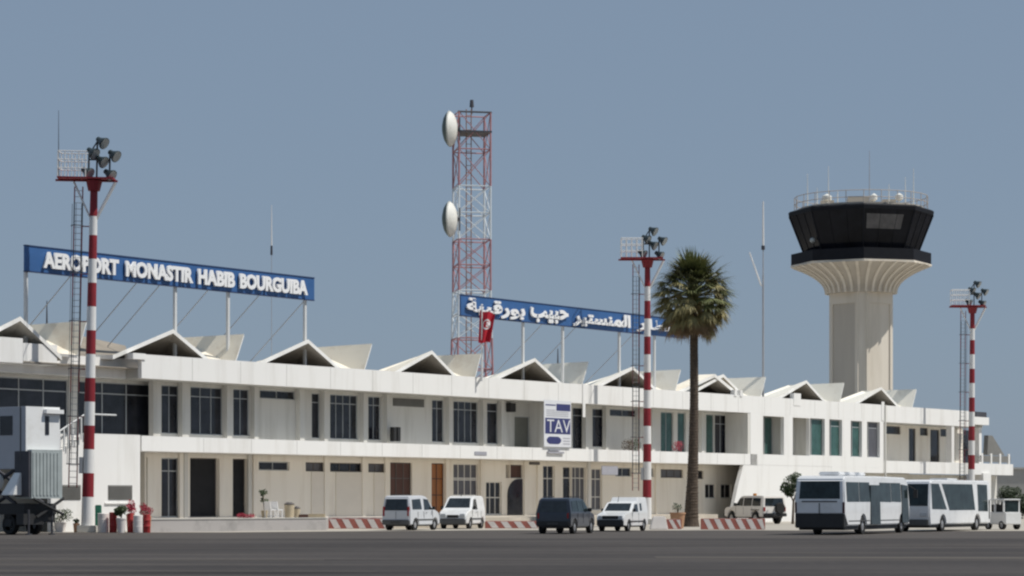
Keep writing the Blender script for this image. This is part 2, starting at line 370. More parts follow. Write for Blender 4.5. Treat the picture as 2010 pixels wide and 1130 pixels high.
tg1 = tp(1452, WG)
wall_with_openings(wl, tp(284, WG), tg1, 0.0, SB, WG, 0.35, ops + [(tp(993, WG), tp(1001, WG), 3.0, 3.85)])
wl.build('ground_wall', CREAM, T)
for a, b, z0, z1, c, r, gl, fr, nm in gr: window(tp(a, WG), tp(b, WG), z0, z1, WG, c, r, gl, fr, bar=0.06, name=nm, rec=.12 if nm != 'doorway' else .26)
# piers between shopfront bays
for a, b, mm in [(353, 360, CREAM), (362, 371, WALL), (488, 496, WALL), (498, 504, CREAM), (638, 644, CREAM), (712, 718, CREAM), (757, 763, CREAM), (876, 884, CREAM), (944, 950, CREAM), (1030, 1038, CREAM), (1056, 1062, CREAM), (1155, 1158, WHITE), (1288, 1293, CREAM)]:
    m = MB(); t0 = tp(a, WG - .12); m.box(t0, t0 + .3, WG - .12, WG - .002, ZF + .002, SB - .005); m.build('pier', mm, T)
# roller shutters recessed between piers
for a, b in [(612, 636), (660, 711), (735, 756)]:
    m = MB(); x0, x1 = tp(a, WG - .06), tp(b, WG - .06)
    m.box(x0, x1, WG - .06, WG - .003, ZF + .01, 3.22); m.build('shutter_panel', SHUTTER, T)
# louvre panels: one big recess at upper level, three above ground
def louvre(a, b, z0, z1, wd, name='louvre'):
    m = MB(); x0, x1 = tp(a, wd), tp(b, wd); m.box(x0, x1, wd - .02, wd - .004, z0, z1)
    k = z0 + .03
    while k < z1 - .05: m.box(x0 + .02, x1 - .02, wd - .06, wd - .022, k, k + .035); k += .09
    m.build(name, LOUVRE, T)
louvre(771, 832, 7.22, 7.7, WU)
# arched dark doorway with curtain shape
m = MB(); a0, a1 = tp(997, WG - .05), tp(1026, WG - .05); pts = [(a0, ZF + .02), (a1, ZF + .02), (a1, 2.95)]
for k in range(9):
    an = math.pi / 2 * k / 8; pts.append((a0 + (a1 - a0) * .75 * (1 - math.sin(an)), 1.9 + 1.05 * math.cos(an)))
m.prism(pts, WG - .05, WG - .004); m.build('arched_door', GLASS, T)
# slab, parapets, roof deck
m = MB()
m.box(t280, t1473 + 1.0, 0, .22, SB, ST); m.box(t280, t1473, .222, WU + .01, SB, 4.4); m.build('balcony_slab', WHITE, T)
m = MB(); m.box(t280, t1735 - .002, 0, .25, PB, PT)
m.box(t280, t1735 + 4, .252, DEPTH, PB, 8.35, 1); m.build('parapet', [WHITE, CONC], T)
m = MB(); m.box(tleft, t1735, .26, DEPTH, 8.36, 8.42); m.build('roof_deck', DECK, T)
m = MB(); m.box(t280 - .7, t280 + .25, -.06, .5, PT - .28, PT + .03); m.build('parapet_coping', WHITE, T)
# little post between parapet sections
m = MB(); tt = tp(1143); m.box(tt, tt + .3, -.05, -.003, PB - .9, PT + .04); m.build('parapet_rib', WHITE, T)
# body behind (back, ends)
m = MB(); m.box(tleft, t1735 + 12, 3.6, DEPTH, 0, PB - .01); m.build('rear_block', WALL, T)
for k in range(1, 22):
    tj = t280 + (t1735 - t280) * k / 22; m = MB(); m.box(tj, tj + .03, -.004, .05, PB + .02, PT - .05); m.build('expansion_joint', CONC, T)
    if tj < t1473: m = MB(); m.box(tj + .9, tj + .93, -.004, .05, SB + .02, ST - .03); m.build('expansion_joint', CONC, T)
# --- left section
WL = 1.1; tl0 = tleft
m = MB(); m.box(tl0, t280 + .9, WL, WL + .25, PB, 8.92); m.build('left_parapet', WHITE, T)
m = MB(); m.box(tl0, t280 + .9, WL + .26, WL + 3, PB + .002, PB + .3); m.build('left_soffit', CONC, T)
m = MB(); tb = tp(45, -.9); m.box(tl0, tb, -.9, WL - .01, zp(20, 711, -.9), zp(20, 662, -.9)); m.build('projecting_parapet', WHITE, T)
m = MB(); ta, tb2 = tp(45, -.5), tp(112, .4); m.box(ta - 3, tb2, .4, 3, 8.3, 9.32); m.build('parapet_upstand', WHITE, T)
m = MB(); ra, rb = tp(92, 1.4), t280 + .6
m.add([(ra, 1.36, 8.93), (rb, 1.36, 8.93), (tp(246, 6.2), 6.2, zp(246, 678, 6.2)), (tp(110, 6.2), 6.2, zp(200, 655, 6.2)), (ra, 1.36, 8.7), (rb, 1.36, 8.7), (tp(246, 6.2), 6.2, 8.7), (tp(110, 6.2), 6.2, 8.7)], [(0, 1, 2, 3), (7, 6, 5, 4), (0, 4, 5, 1), (1, 5, 6, 2), (2, 6, 7, 3), (3, 7, 4, 0)]); m.build('low_roof', mat('low_roof_screed', (0.27, 0.235, 0.19), 0.95, var=0.18, scale=0.8), T)
WLW = 2.5
lops = [(tp(-60, WLW), tp(135, WLW)), (tp(155, WLW), tp(297, WLW))]
m = MB(); wall_with_openings(m, tl0, tp(300, WLW) + .1, 4.4, PB, WLW, .3, [(a, b, 5.0, 7.75) for a, b in lops]); m.build('left_wall', WALL, T)
window(lops[0][0], lops[0][1], 5.0, 7.75, WLW, 4, (7.15,), GLASS, FRAME, bar=.06); window(lops[1][0], lops[1][1], 5.0, 7.75, WLW, 3, (7.15,), GLASS, FRAME, bar=.06)
m = MB(); m.box(tl0, t280 + .2, .26, WLW + .2, SB, 4.9); m.build('left_slab', WHITE, T)
# flush wall under it with stair flank
a = tp(100); b = tp(165); c = tp(275)
m = MB(); m.prism([(a, 0), (c, 0), (c, ST + .03), (b, ST + .03), (a, zp(100, 897))], 0, .24); m.build('stair_wall', WHITE, T)
m = MB(); m.box(c - .3, c - .02, .242, WG + .3, 0, SB + .1); m.build('return_wall', WHITE, T)
for p0, p1 in [(118, 158), (212, 259)]:
    x0, x1 = tp(p0), tp(p1); m = MB(); m.box(x0, x1, -.03, -.004, 1.62, 2.35)
    for k in range(7): m.box(x0 + .05, x1 - .05, -.07, -.032, 1.68 + k * .095, 1.72 + k * .095)
    m.build('vent_grille', LOUVRE, T)
m = MB(); x0, x1 = tp(205), tp(265); m.box(x0, x1, -.08, -.004, 1.40, 1.46); m.build('wall_ledge', WHITE, T)
# stair rail
m = MB(); n = 8
for k in range(n + 1):
    p = 100 + (168 - 100) * k / n; x = tp(p, -.12); zb = zp(100, 897) + (ST - zp(100, 897)) * (k / n); m.box(x - .035, x + .035, -.15, -.09, zb - .15, zb + 1.0)
p0 = Vector((tp(100, -.12), -.12, zp(100, 897) + 1.0)); p1 = Vector((tp(168, -.12), -.12, ST + 1.0)); m.tube(p0, p1, .045, mi=0)
m.tube(p1, p1 + Vector((2.2, 0, 0)), .045); m.build('stair_railing', POSTW, T)
# --- flush white wall section
fo = [(1498, 1539, 4.93, 7.74), (1556, 1589, 4.93, 7.74), (1590, 1619, 4.98, 7.76), (1628, 1653, 4.98, 7.76), (1670, 1692, 4.95, 7.74), (1702, 1727, 4.95, 7.74)]
m = MB(); t0f = t1473; wall_with_openings(m, t0f, t1735, SB + .02, PB - .002, 0.0, .3, [(tp(a), tp(b), c, d) for a, b, c, d in fo])
tl = tp(1446); m.prism([(tl - .9, 0), (tp(1632), 0), (tp(1632), SB + .018), (tp(1500), SB + .018), (t1473 + 1.02, SB + .018), (t1473 + 1.02, SB - .02), (tl + 1.0, SB - .02), (tl + .2, 2.6)], 0.01, .29)
m.box(tp(1632), t1735, 0, .3, 3.72, SB + .018)
m.build('flush_wall', WHITE, T)
m = MB(); m.box(t1473 - .1, t1735, 1.3, 1.5, 4.4, PB - .02)
for px in (1543, 1589.5, 1660, 1697):
    m.box(tp(px), tp(px) + .25, .31, 1.3, 4.4, PB - .02)
m.box(t1473, t1735, .31, 1.5, 4.38, 4.42); m.build('recess_wall', WALL, T)
m = MB(); m.box(t1473 - .35, t1473 - .002, 0.02, WU, 4.42, PB - .02); m.build('end_pier', WALL, T)
for a, b, g0, wd in [(1498, 1513, GREENGLASS, 1.2), (1590, 1612, GREENGLASS, .32), (1628, 1648, GREENGLASS, .32), (1670, 1686, GREENGLASS, .32), (1702, 1720, CURTAIN, .32)]:
    z0 = 4.95; window(tp(a, wd), tp(b, wd), z0, 7.72, wd - .1, 1, (7.25,) if a > 1600 else (), g0, FRAME, bar=.045, rec=0.0)
# lower dark undercroft, right
m = MB(); wall_with_openings(m, tp(1632, 1.6), tslab, 0, 3.72, 1.6, .3, [(tp(1660, 1.6), tp(1700, 1.6), .2, 3.0), (tp(1770, 1.6), tp(1800, 1.6), .2, 3.0)]); m.build('undercroft_wall', WALL, T)
# --- pavilion with loggia on the right
WP = 2.6
m = MB(); m.box(t1735 + .002, tp(1905), .06, .3, PB - .1, PT - .02); m.box(t1735 + .3, tend, .302, 12, PB - .1, PB + .15, 1)
m.box(tp(1905), tend, -.3, .8, PB + .1, PB + .75); m.build('pavilion_roof', [WHITE, CONC], T)
m = MB(); m.box(t1735 - .45, t1735, -.04, .0 - .003, PB, PT + .25); m.build('corner_post', WHITE, T)
m = MB(); m.box(t1735 + .002, tslab, .06, .3, 3.75, 4.72); m.box(t1735, tslab, .302, WP, 3.9, 4.3); m.build('loggia_slab', WHITE, T)
pops = [(1738, 1768, 7.0, 7.65, GLASS), (1784, 1798, 4.5, 7.55, GLASS), (1806, 1822, 7.0, 7.65, GLASS), (1826, 1845, 4.5, 7.55, GLASS), (1846, 1866, 7.0, 7.65, GLASS), (1874, 1888, 4.5, 7.65, GREENGLASS), (1890, 1906, 4.5, 7.65, GLASS)]
m = MB(); wall_with_openings(m, t1735, tend - .5, 4.3, PB - .1, WP, .3, [(tp(a, WP), tp(b, WP), c, d) for a, b, c, d, _ in pops]); m.build('loggia_wall', CREAM, T)
for a, b, c, d, gl in pops: window(tp(a, WP), tp(b, WP), c, d, WP, 1, (), gl, DARKFRAME, bar=.04)
for px in (1868, 1922):
    m = MB(); x = tp(px, .1); m.box(x, x + .5, .1, .6, 4.722, PB - .105); m.build('loggia_column', WHITE, T)
m = MB(); x = tp(1928, 0); m.box(x, x + 1.6, -.1, .9, 0, 3.9); m.build('ground_column', WHITE, T)
m = MB(); x0, x1 = tp(1915, -.2), tp(1990, -.2)
for k in range(5): m.box(x0 + (x1 - x0 - .5) * k / 4, x0 + (x1 - x0 - .5) * k / 4 + .3, .08, .2, 4.722, 5.6)
m.box(x0, x1, .1, .16, 4.85, 5.4, 1); m.build('terrace_parapet', [WHITE, LOUVRE], T)
m = MB(); m.prism([(tp(1938, 1), 5.5), (tp(1972, 1), 5.5), (tp(1948, 1), 7.2), (tp(1940, 1), 7.2)], 1.0, 1.4); m.build('stair_hood', LOUVRE, T)
m = MB(); m.box(tp(1735), tp(1735) + .1, -.16, -.05, .2, PT); m.build('drainpipe', WALL, T)
# grey tank on the roof end
m = MB(); x = tp(1918, .4); m.box(x, x + 2.2, .5, 1.6, PB + .76, PB + 1.25); m.box(x + .3, x + .5, .6, 1.5, PB + .15, PB + .76)
m.build('roof_equipment', DKMETAL, T, bevel=.03)

# --- roof shells: folded plates, ridge at bay centre, steep wing at its right
ZA = 10.62
apex = [(40, 170), (340, 479), (605, 730), (848, 944), (1050, 1155), (1243, 1336), (1420, 1503), (1583, 1657), (1730, 1799)]
def sheet(mb, a, b, c, d, th, mt=0, mu=1, me=2):     # a,b front ; d,c back ; thickness downwards
    q = [Vector(a), Vector(b), Vector(c), Vector(d)]; lo = [v - Vector((0, 0, th)) for v in q]
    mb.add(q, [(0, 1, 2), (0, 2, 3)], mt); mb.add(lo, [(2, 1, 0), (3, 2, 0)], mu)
    for i in range(4):
        j = (i + 1) % 4; mb.add([q[i], lo[i], lo[j], q[j]], [(0, 1, 2, 3)], me)
for i, (pa, pd) in enumerate(apex):
    w0 = .35; wb = 5.5; ta = tp(pa, w0); tD = tp(pd, w0); L = tD - ta
    tB = ta + L * .80; tL = ta - L * .80; zb = PT - .35
    m = MB(); jz = random.uniform(-.05, .05)
    A = (ta, w0, ZA + jz); C = (ta, wb, 9.0); B = (tB, w0, zb - .2); Bb = (tB - .3, wb, zb + .1); Lf = (tL, w0, PT - .12); Lb = (tL - .8, wb, 9.3)
    D = (tD, w0, ZA + .05 + jz); E = (tD - .1, wb - .3, ZA - .03)
    P = (ta + L * .62, w0, zb); Bf = (ta + L * .86, w0 + .02, zb + .1); Bk = (ta + L * .14, wb - .3, zb + .7)
    sheet(m, A, P, Bb, C, .22); sheet(m, Lf, A, C, Lb, .22)
    sheet(m, Bf, D, E, Bk, .14, 0, 1, 2)
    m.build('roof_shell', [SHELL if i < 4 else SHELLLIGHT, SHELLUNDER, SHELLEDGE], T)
# the doubled gable near the palm
m = MB(); w0 = .3; ta = tp(1404, w0); sheet(m, (ta, w0, ZA - .1), (ta + 4.3, w0, PT - .2), (ta + 4.3, 1.6, PT - .2), (ta, 1.6, ZA - .1), .25)
sheet(m, (ta - 5.2, w0, PT), (ta, w0, ZA - .1), (ta, 1.6, ZA - .1), (ta - 5.2, 1.6, PT), .22); m.build('roof_shell', [SHELL, SHELLUNDER, SHELLEDGE], T)
# dark infill wall under the shells
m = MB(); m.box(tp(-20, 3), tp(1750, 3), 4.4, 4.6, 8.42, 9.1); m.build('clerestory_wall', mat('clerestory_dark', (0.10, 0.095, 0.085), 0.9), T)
# stub column under roof near 1550
m = MB(); x = tp(1553, .2); m.box(x, x + 1.1, -.03, .3, PT - .5, PT + .42); m.build('parapet_stub', WHITE, T)
for px in (1441, 1452):
    m = MB(); x = tp(px, .0); m.box(x, x + .35, -.05, .3, PT - .1, PT + .35); m.build('parapet_stub', WHITE, T)
# --- small fittings
def fit(px0, px1, py0, py1, wd, dep, mm, name, bevel=.02):
    m = MB(); m.box(tp(px0, wd), tp(px1, wd), wd - dep, wd - .004, zp(px0, py1, wd), zp(px0, py0, wd)); return m.build(name, mm, T, bevel=bevel)
fit(993, 1004, 791, 808, WU, .35, PLASTIC, 'wall_speaker')
fit(765, 771, 838, 866, WU - .6, .3, PLASTIC, 'cooling_unit'); fit(773, 779, 838, 866, WU - .6, .3, PLASTIC, 'cooling_unit')
fit(1038, 1055, 906, 912, WG - .8, .2, DARKFRAME, 'hanging_sign')
fit(1180, 1212, 914, 932, .2, .05, GREYPR, 'canopy_sign')
fit(931, 955, 886, 893, 0, .03, GREYPR, 'name_plate')

# ------------------------------------------------------------------ raised walkway in front of the terminal
PL = thing('raised_walkway', 'raised grey concrete walkway along the foot of the terminal', 'walkway', (0, 0, 0))
def wk(pts, z1, m_, name):
    mm = MB(); mm.prism(pts, 0.0, z1, plane='xy'); return mm.build(name, m_, PL)
fl = at(292, 125.3); fr = at(640, 134.5); bl = fw(tp(292, WG), WG + .2); br = fw(tp(772, WG), WG + .2); k1 = at(772, 141.5)
wk([(fl.x, fl.y), (fr.x, fr.y), (at(645, 141.5).x, 141.5), (k1.x, k1.y), (br.x, br.y), (bl.x, bl.y)], ZF, PLINTH, 'platform')
pv = MB(); pv.prism([(fl.x, fl.y + .4), (fr.x, fr.y + .4), (at(645, 141.5).x, 141.6), (k1.x - .05, k1.y + .1), (br.x - .1, br.y - .2), (bl.x, bl.y)], ZF + .002, ZF + .012, plane='xy'); pv.build('bounce_paving', mat('bounce_paving_concrete', (0.50, 0.46, 0.41), 0.9, var=0.08, scale=1), PL)  # pale top sheet added to bounce light onto the ground-floor wall
cap = MB(); cap.prism([(fl.x, fl.y - .05), (fr.x, fr.y - .05), (fr.x, fr.y + .35), (fl.x, fl.y + .35)], ZF + .002, ZF + .06, plane='xy'); cap.build('edge_cap', CONC, PL)
k2 = fw(tp(1385), -1.0); k3 = fw(tp(1385), WG + .2)
wk([(k1.x + .01, k1.y + .2), (at(1000, 148).x, 148), (k2.x, k2.y), (k3.x, k3.y), (br.x + .01, br.y + .01)], ZF - .02, mat('walkway_concrete', (0.50, 0.445, 0.37), 0.9, var=0.12, scale=1), 'walkway_slab')

# striped barriers
def barrier(px0, px1, Y, h, label, n, red_first=True):
    a = at(px0, Y); b = at(px1, Y); L = b.x - a.x
    r = thing('striped_kerb', label, 'kerb', (a.x, Y, 0), 0, 'red and white striped kerbs')
    m = MB(); m.box(0, L, .0, .32, 0, h); m.build('kerb_block', KRED, r, bevel=.02)
    s = MB(); st = L / n; sh = .28
    for k in range(n):
        x0 = k * st + .12; x1 = x0 + st * .52
        pts = [(x0 + sh, .03), (x1 + sh, .03), (x1, h - .03), (x0, h - .03)]
        pts = [(min(max(x, .02), L - .02), z) for x, z in pts]
        s.add([(p[0], -.006, p[1]) for p in pts] , [(0, 1, 2, 3)]); s.add([(x0, -.006, h - .03), (x1, -.006, h - .03), (x1 - sh * .8, .30, h + .004), (x0 - sh * .8, .30, h + .004)], [(0, 1, 2, 3)])
    s.build('painted_stripe', KWHITE, r)
barrier(642, 766, 141.2, .56, 'red and white striped kerb left of the silver van', 5)
barrier(952, 1056, 142.6, .42, 'faded striped kerb between the white van and the dark car', 4)
barrier(1308, 1338, 139.0, .55, 'short striped kerb piece left of the palm trunk', 2)
barrier(1376, 1502, 137.2, .60, 'striped kerb right of the palm in front of the off-road car', 6)
bl2 = thing('concrete_block', 'white concrete block at the foot of the middle mast', 'block', at(1293, 137.5)); m = MB(); m.hexa([(-.5,-.3,0),(.5,-.3,0),(.5,.3,0),(-.5,.3,0)], [(-.32,-.2,.72),(.35,-.2,.72),(.35,.2,.72),(-.32,.2,.72)]); m.build('block_body', KWHITE, bl2, bevel=.04)

# ------------------------------------------------------------------ rooftop name signs
def name_sign(px0, px1, label, posts, braces, txt, tx0, tx1, hl, voff, spacing, offs):
    wd = 1.0; z1 = 14.18; z0 = z1 - 1.22
    t0, t1 = tp(px0, wd), tp(px1, wd)
    r = thing('roof_sign', label, 'sign', fw(t0, wd, 0), FA, None)
    m = MB(); m.box(0, t1 - t0, 0, .12, z0, z1); m.build('sign_board', BLUE, r)
    m = MB()
    for z in (z0 - .06, z1 + .0): m.box(0, t1 - t0, -.03, .15, z, z + .06)
    m.build('board_frame', mat('sign_frame', (0.02, 0.045, 0.12), 0.5), r)
    for px in posts:
        x = tp(px, wd) - t0; m = MB(); m.box(x, x + .16, .13, .27, 8.4, z0 + .4); m.build('post', POSTW, r)
    for px, dx in braces:
        x = tp(px, wd) - t0; m = MB(); m.tube((x, .3, z0 + .1), (x + dx, 5.2, 9.0), .028, n=6); m.build('brace', GALV, r)
    a = tp(tx0, wd); b = tp(tx1, wd)
    for wd_, p0, p1, hh, vv in txt:
        a, b = tp(p0, wd), tp(p1, wd)
        o = text_mesh(wd_, 'lettering', LETTER, r, width=b - a, height=hh, depth=.10, offset=offs, spacing=spacing); o.location = (a - t0, -.12, z0 + vv)
    return r
name_sign(50, 617, 'blue roof sign reading AEROPORT MONASTIR HABIB BOURGUIBA', [54, 347, 451, 602], [(150, 0), (280, 0), (325, 0), (420, 0), (520, 0), (610, 0)],
          [('AEROPORT', 81, 229, .83, .20), ('MONASTIR', 243, 375, .83, .20), ('HABIB', 385, 457, .83, .20), ('BOURGUIBA', 467, 600, .83, .20)], 0, 0, 0, 0, 1.0, 0.045)
ar = ['\uFEE3\uFEC4\uFE8E\uFEAD', '\uFE8D\uFEDF\uFEE4\uFEE8\uFEB4\uFE98\uFEF4\uFEAE', '\uFEA3\uFE92\uFEF4\uFE90', '\uFE91\uFEEE\uFEAD\uFED7\uFEF4\uFE92\uFE94']
name_sign(905, 1345, 'blue roof sign with white Arabic lettering beside the lattice tower', [1030, 1108, 1219, 1288], [(1075, 0), (1140, 0), (1255, 0)],
          [(ar[3][::-1], 913, 1027, 1.10, .02), (ar[2][::-1], 1038, 1112, .95, .02), (ar[1][::-1], 1122, 1234, 1.10, .02), (ar[0][::-1], 1246, 1335, .95, .10)], 0, 0, 0, 0, 1.0, 0.035)

# ------------------------------------------------------------------ banner on the balcony
wd = -.12; t0, t1 = tp(1068, wd), tp(1121, wd); zb, zt = zp(1094, 877, wd), zp(1094, 786, wd); W_ = t1 - t0; H_ = zt - zb
bn = thing('banner', 'white banner with dark blue TAV lettering hanging over the balcony', 'banner', fw(t0, wd, 0), FA)
m = MB(); m.box(0, W_, 0, .03, zb, zt); m.build('banner_sheet', BANN, bn)
m = MB()
m.box(W_ * .04, W_ * .97, -.008, -.002, zb + H_ * .28, zb + H_ * .62)
m.box(W_ * .45, W_ * .97, -.008, -.002, zb + H_ * .78, zb + H_ * .93)
m.box(W_ * .05, W_ * .42, -.008, -.002, zb + H_ * .885, zb + H_ * .91)
pts = []
for k in range(20):
    an = 2 * math.pi * k / 20; pts.append((W_ * .36 + W_ * .27 * math.cos(an), zb + H_ * .14 + H_ * .10 * max(-.8, min(.8, math.sin(an)))))
m.prism(pts, -.008, -.002)
m.build('banner_print', NAVY, bn)
for z in (.66, .70, .74, .78): m = MB(); m.box(W_ * .08, W_ * (.9 if z < .75 else .42), -.008, -.002, zb + H_ * z, zb + H_ * (z + .015)); m.build('print_line', GREYPR, bn)
for z in (.06, .12, .18): m = MB(); m.box(W_ * .70, W_ * .95, -.008, -.002, zb + H_ * z, zb + H_ * (z + .02)); m.build('print_line', GREYPR, bn)
o = text_mesh('TAV', 'banner_letters', BANN, bn, width=W_ * .86, height=H_ * .27, depth=.01, offset=-.005); o.location = (W_ * .10, -.016, zb + H_ * .315)
m = MB(); m.box(W_ * .15, W_ * .75, -.004, .1, zb - .42, zb - .30); m.box(W_ * .2, W_ * .6, -.004, .1, zb - .24, zb - .18); m.build('lower_print', GREYPR, bn)

# ------------------------------------------------------------------ flag
wd = -.35; s_ = fw(tp(946, wd), wd, 0)
fz = lambda py: zp(946, py, wd)
fg = thing('flag', 'red flag with white disc hanging limp from a white roof-edge pole', 'flag', s_, 0)
m = MB(); m.tube((0, 0, fz(748)), (0, 0, fz(600)), .07, .04, 10); m.lathe([(.0, .0), (.08, .05), (.0, .12)], (0, 0, fz(600)), 8); m.build('flagpole', WHITEP, fg)
for z in (fz(738), fz(722)):
    m = MB(); m.box(-.05, .05, -.05, .5, z - .05, z + .05); m.build('bracket', GALV, fg)
def flag_surf(u, v):     # u across 0..1, v down 0..1
    wv = .14 * math.sin(u * 9 + v * 2.0) * (.4 + u); x = -.12 + u * (.92 - .18 * v * u) - .10 * v
    return (x, wv, fz(608) - v * (fz(608) - fz(672)) - .25 * u * (1 - v) - .05 * math.sin(u * 7))
m = MB(); nu, nv = 14, 16; vs = [flag_surf(i / nu, j / nv) for j in range(nv + 1) for i in range(nu + 1)]; fs = []; mi = []
for j in range(nv):
    for i in range(nu):
        a = j * (nu + 1) + i; fs.append((a, a + 1, a + nu + 2, a + nu + 1))
for f_ in fs: m.add([vs[k] for k in f_], [(0, 1, 2, 3)], 0)
m.build('flag_cloth', FLAGR, fg, smooth=True)
m = MB()
for nm, mm, rr, off in (('disc', LETTER, .30, -.012),):
    N = 24
    ring = []
    for k in range(N):
        an = 2 * math.pi * k / N; u = .52 + .30 * math.cos(an); v = .42 + .17 * math.sin(an); p = flag_surf(u, v); ring.append((p[0], p[1] - .02, p[2]))
    cpt = flag_surf(.52, .42); m.add([(cpt[0], cpt[1] - .02, cpt[2])] + ring, [(0, k + 1, (k + 1) % N + 1) for k in range(N)], 0)
m.build('flag_disc', LETTER, fg)
m = MB(); ring = []
def fs2(u, v, d): p = flag_surf(u, v); return (p[0], p[1] - d, p[2])
N = 16; outer = [fs2(.54 + .2 * math.cos(a), .42 + .115 * math.sin(a), .03) for a in [R(50) + R(260) * k / N for k in range(N + 1)]]
inner = [fs2(.575 + .155 * math.cos(a), .42 + .09 * math.sin(a), .03) for a in [R(50) + R(260) * k / N for k in range(N + 1)]]
for k in range(N): m.add([outer[k], outer[k + 1], inner[k + 1], inner[k]], [(0, 1, 2, 3)])
st = [fs2(.60 + (.07 if k % 2 == 0 else .03) * math.cos(2 * math.pi * k / 10), .42 + (.045 if k % 2 == 0 else .018) * math.sin(2 * math.pi * k / 10), .03) for k in range(10)]
m.add(st, [tuple(range(10))]); m.build('flag_emblem', FLAGR, fg)

# ------------------------------------------------------------------ floodlight masts
def make_mast():
    r = thing('floodlight_mast', '', 'mast', (0, 0, 0), 0, 'red and white floodlight masts')
    ztop = 17.3; b = [0, 1.75]
    while b[-1] + 1.17 < ztop - 2.0: b.append(b[-1] + 1.17)
    b.append(ztop - 1.75); b.append(ztop)
    m = MB(); n = len(b) - 1
    for k in range(n):
        z0, z1 = b[k], b[k + 1]; rr = lambda z: .30 - .12 * z / ztop
        red = (k % 2 == 1) if k < n - 1 else True
        if k == n - 2: red = False
        m.tube((0, 0, z0), (0, 0, z1), rr(z0), rr(z1), 16, 1 if red else 0, cap=(k in (0, n - 1)))
    m.build('pole', [WHITEP, REDP], r, smooth=True)
    m = MB()                       # platform
    m.box(-1.75, 1.0, -.5, .5, ztop + .05, ztop + .14); m.box(-1.9, 1.15, -.05, .05, ztop - .05, ztop + .048)
    m.tube((0, 0, ztop - .5), (0, 0, ztop - .002), .3, .42, 10)
    m.build('platform', REDP, r)
    m = MB()                       # V struts
    m.tube((.12, 0, ztop - 1.9), (1.05, 0, ztop - .06), .08); m.tube((-.12, 0, ztop - 1.9), (-1.0, 0, ztop - .06), .05); m.build('strut', WHITEP, r)
    m = MB()                       # railing cage on the left of the platform
    zz = ztop + .14
    for x in (-1.72, -1.38, -1.04, -.7, -.36):
        for y in (-.47, .47): m.tube((x, y, zz), (x, y, zz + 1.25), .028, n=6)
    for y in (-.47, .47):
        for h in (.42, .84, 1.25): m.tube((-1.72, y, zz + h), (-.3, y, zz + h), .028, n=6)
    for h in (.42, .84, 1.25): m.tube((-1.72, -.47, zz + h), (-1.72, .47, zz + h), .028, n=6)
    m.build('railing', WHITEP, r)
    m = MB(); fr = [(-.35, 1.4), (.0, 2.0), (.45, 2.1), (.95, 1.3)]   # lamp frame
    for x, h in ((-.28, 1.2), (.12, 1.85), (.75, 1.2)): m.tube((x, 0, zz), (x, 0, zz + h), .045, n=6)
    m.tube((-.28, 0, zz + .9), (.75, 0, zz + .9), .04, n=6); m.tube((-.28, 0, zz + 1.15), (.12, 0, zz + 1.8), .035, n=6); m.build('lamp_frame', DKMETAL, r)
    for x, z in ((.35, 1.78), (-.1, 1.25), (.95, 1.15), (.35, .85), (-.35, .28), (.75, .20)):
        d = Vector((.80, -.42, -.55)).normalized(); c = Vector((x, -.10, zz + z))
        m = MB(); m.tube(c - d * .30, c - d * .12, .12, .15, 10); m.tube(c - d * .12, c + d * .16, .15, .30, 14); m.tube(c + d * .16, c + d * .22, .31, .31, 14)
        m.box(c.x - .05, c.x + .02, c.y - .02, c.y + .12, c.z - .3, c.z)
        fl_ = m.build('floodlight', LAMPMETAL, r, smooth=True)
        m = MB(); m.tube(c + d * .221, c + d * .235, .27, .27, 14); m.build('lens', LENS, fl_)
    m = MB(); x0, x1 = -.95, -.55     # ladder with hoops
    zl = 2.2; 
    while zl < ztop - .3:
        seg = min(1.17, ztop - .3 - zl); c = 1 if int((zl - 2.2) / 1.17) % 2 == 0 else 0
        for x in (x0, x1): m.tube((x, 0, zl), (x, 0, zl + seg), .03, n=6, mi=c)
        zl += 1.17
    k = 2.4
    while k < ztop - .4: m.tube((x0, 0, k), (x1, 0, k), .016, n=5, mi=2); k += .30
    m.build('ladder', [DKMETAL, REDP, GALV], r)
    m = MB(); k = 3.35
    while k < ztop - .5:
        m.tube((x1, 0, k), (-.2, 0, k), .03, n=6, mi=1)
        N = 8
        for j in range(N):
            a0 = math.pi * j / N; a1 = math.pi * (j + 1) / N
            m.tube((-.75 + .32 * math.cos(a0), -.62 * math.sin(a0), k), (-.75 + .32 * math.cos(a1), -.62 * math.sin(a1), k), .025, n=5, mi=0)
        k += 1.17 * 2
    for an in (45, 90, 135):
        m.tube((-.75 + .32 * math.cos(R(an)), -.62 * math.sin(R(an)), 3.35), (-.75 + .32 * math.cos(R(an)), -.62 * math.sin(R(an)), ztop - 1.2), .014, n=5, mi=0)
    m.build('ladder_cage', [DKMETAL, REDP], r)
    m = MB(); m.box(-.45, .45, -.45, .45, 0, .35); m.build('footing', CONC, r, bevel=.03)
    m = MB(); m.box(-.42, -.26, -.3, .0, 2.9, 3.7); m.build('control_box', GALV, r, bevel=.01)
    return r
mast = make_mast(); mast.location = at(171, 125.3); mast.rotation_euler = (0, R(1.15), 0); mast['label'] = 'tallest red and white floodlight mast, standing in front of the left wing'
mm2 = copy_tree(mast); mm2.location = at(1270, 166.6); mm2.rotation_euler = (0, R(.1), 0); mm2['label'] = 'middle red and white floodlight mast beside the palm tree'
mm3 = copy_tree(mast); mm3.location = at(1906, 207.5); mm3.rotation_euler = (0, R(.4), 0); mm3['label'] = 'farthest red and white floodlight mast at the right end behind the buses'
# whip aerial on the first mast's cage
Yw = 125.3; o = at(115, Yw); m = MB(); m.tube((0, 0, zat(352, Yw)), (0, 0, zat(300, Yw)), .035, .025, 6); m.tube((0, 0, zat(300, Yw)), (0, 0, zat(216, Yw)), .022, .010, 6)
tag(m.build('whip_aerial', DKMETAL, loc=o), 'thin dark whip aerial rising from the railing of the tallest mast', 'aerial')

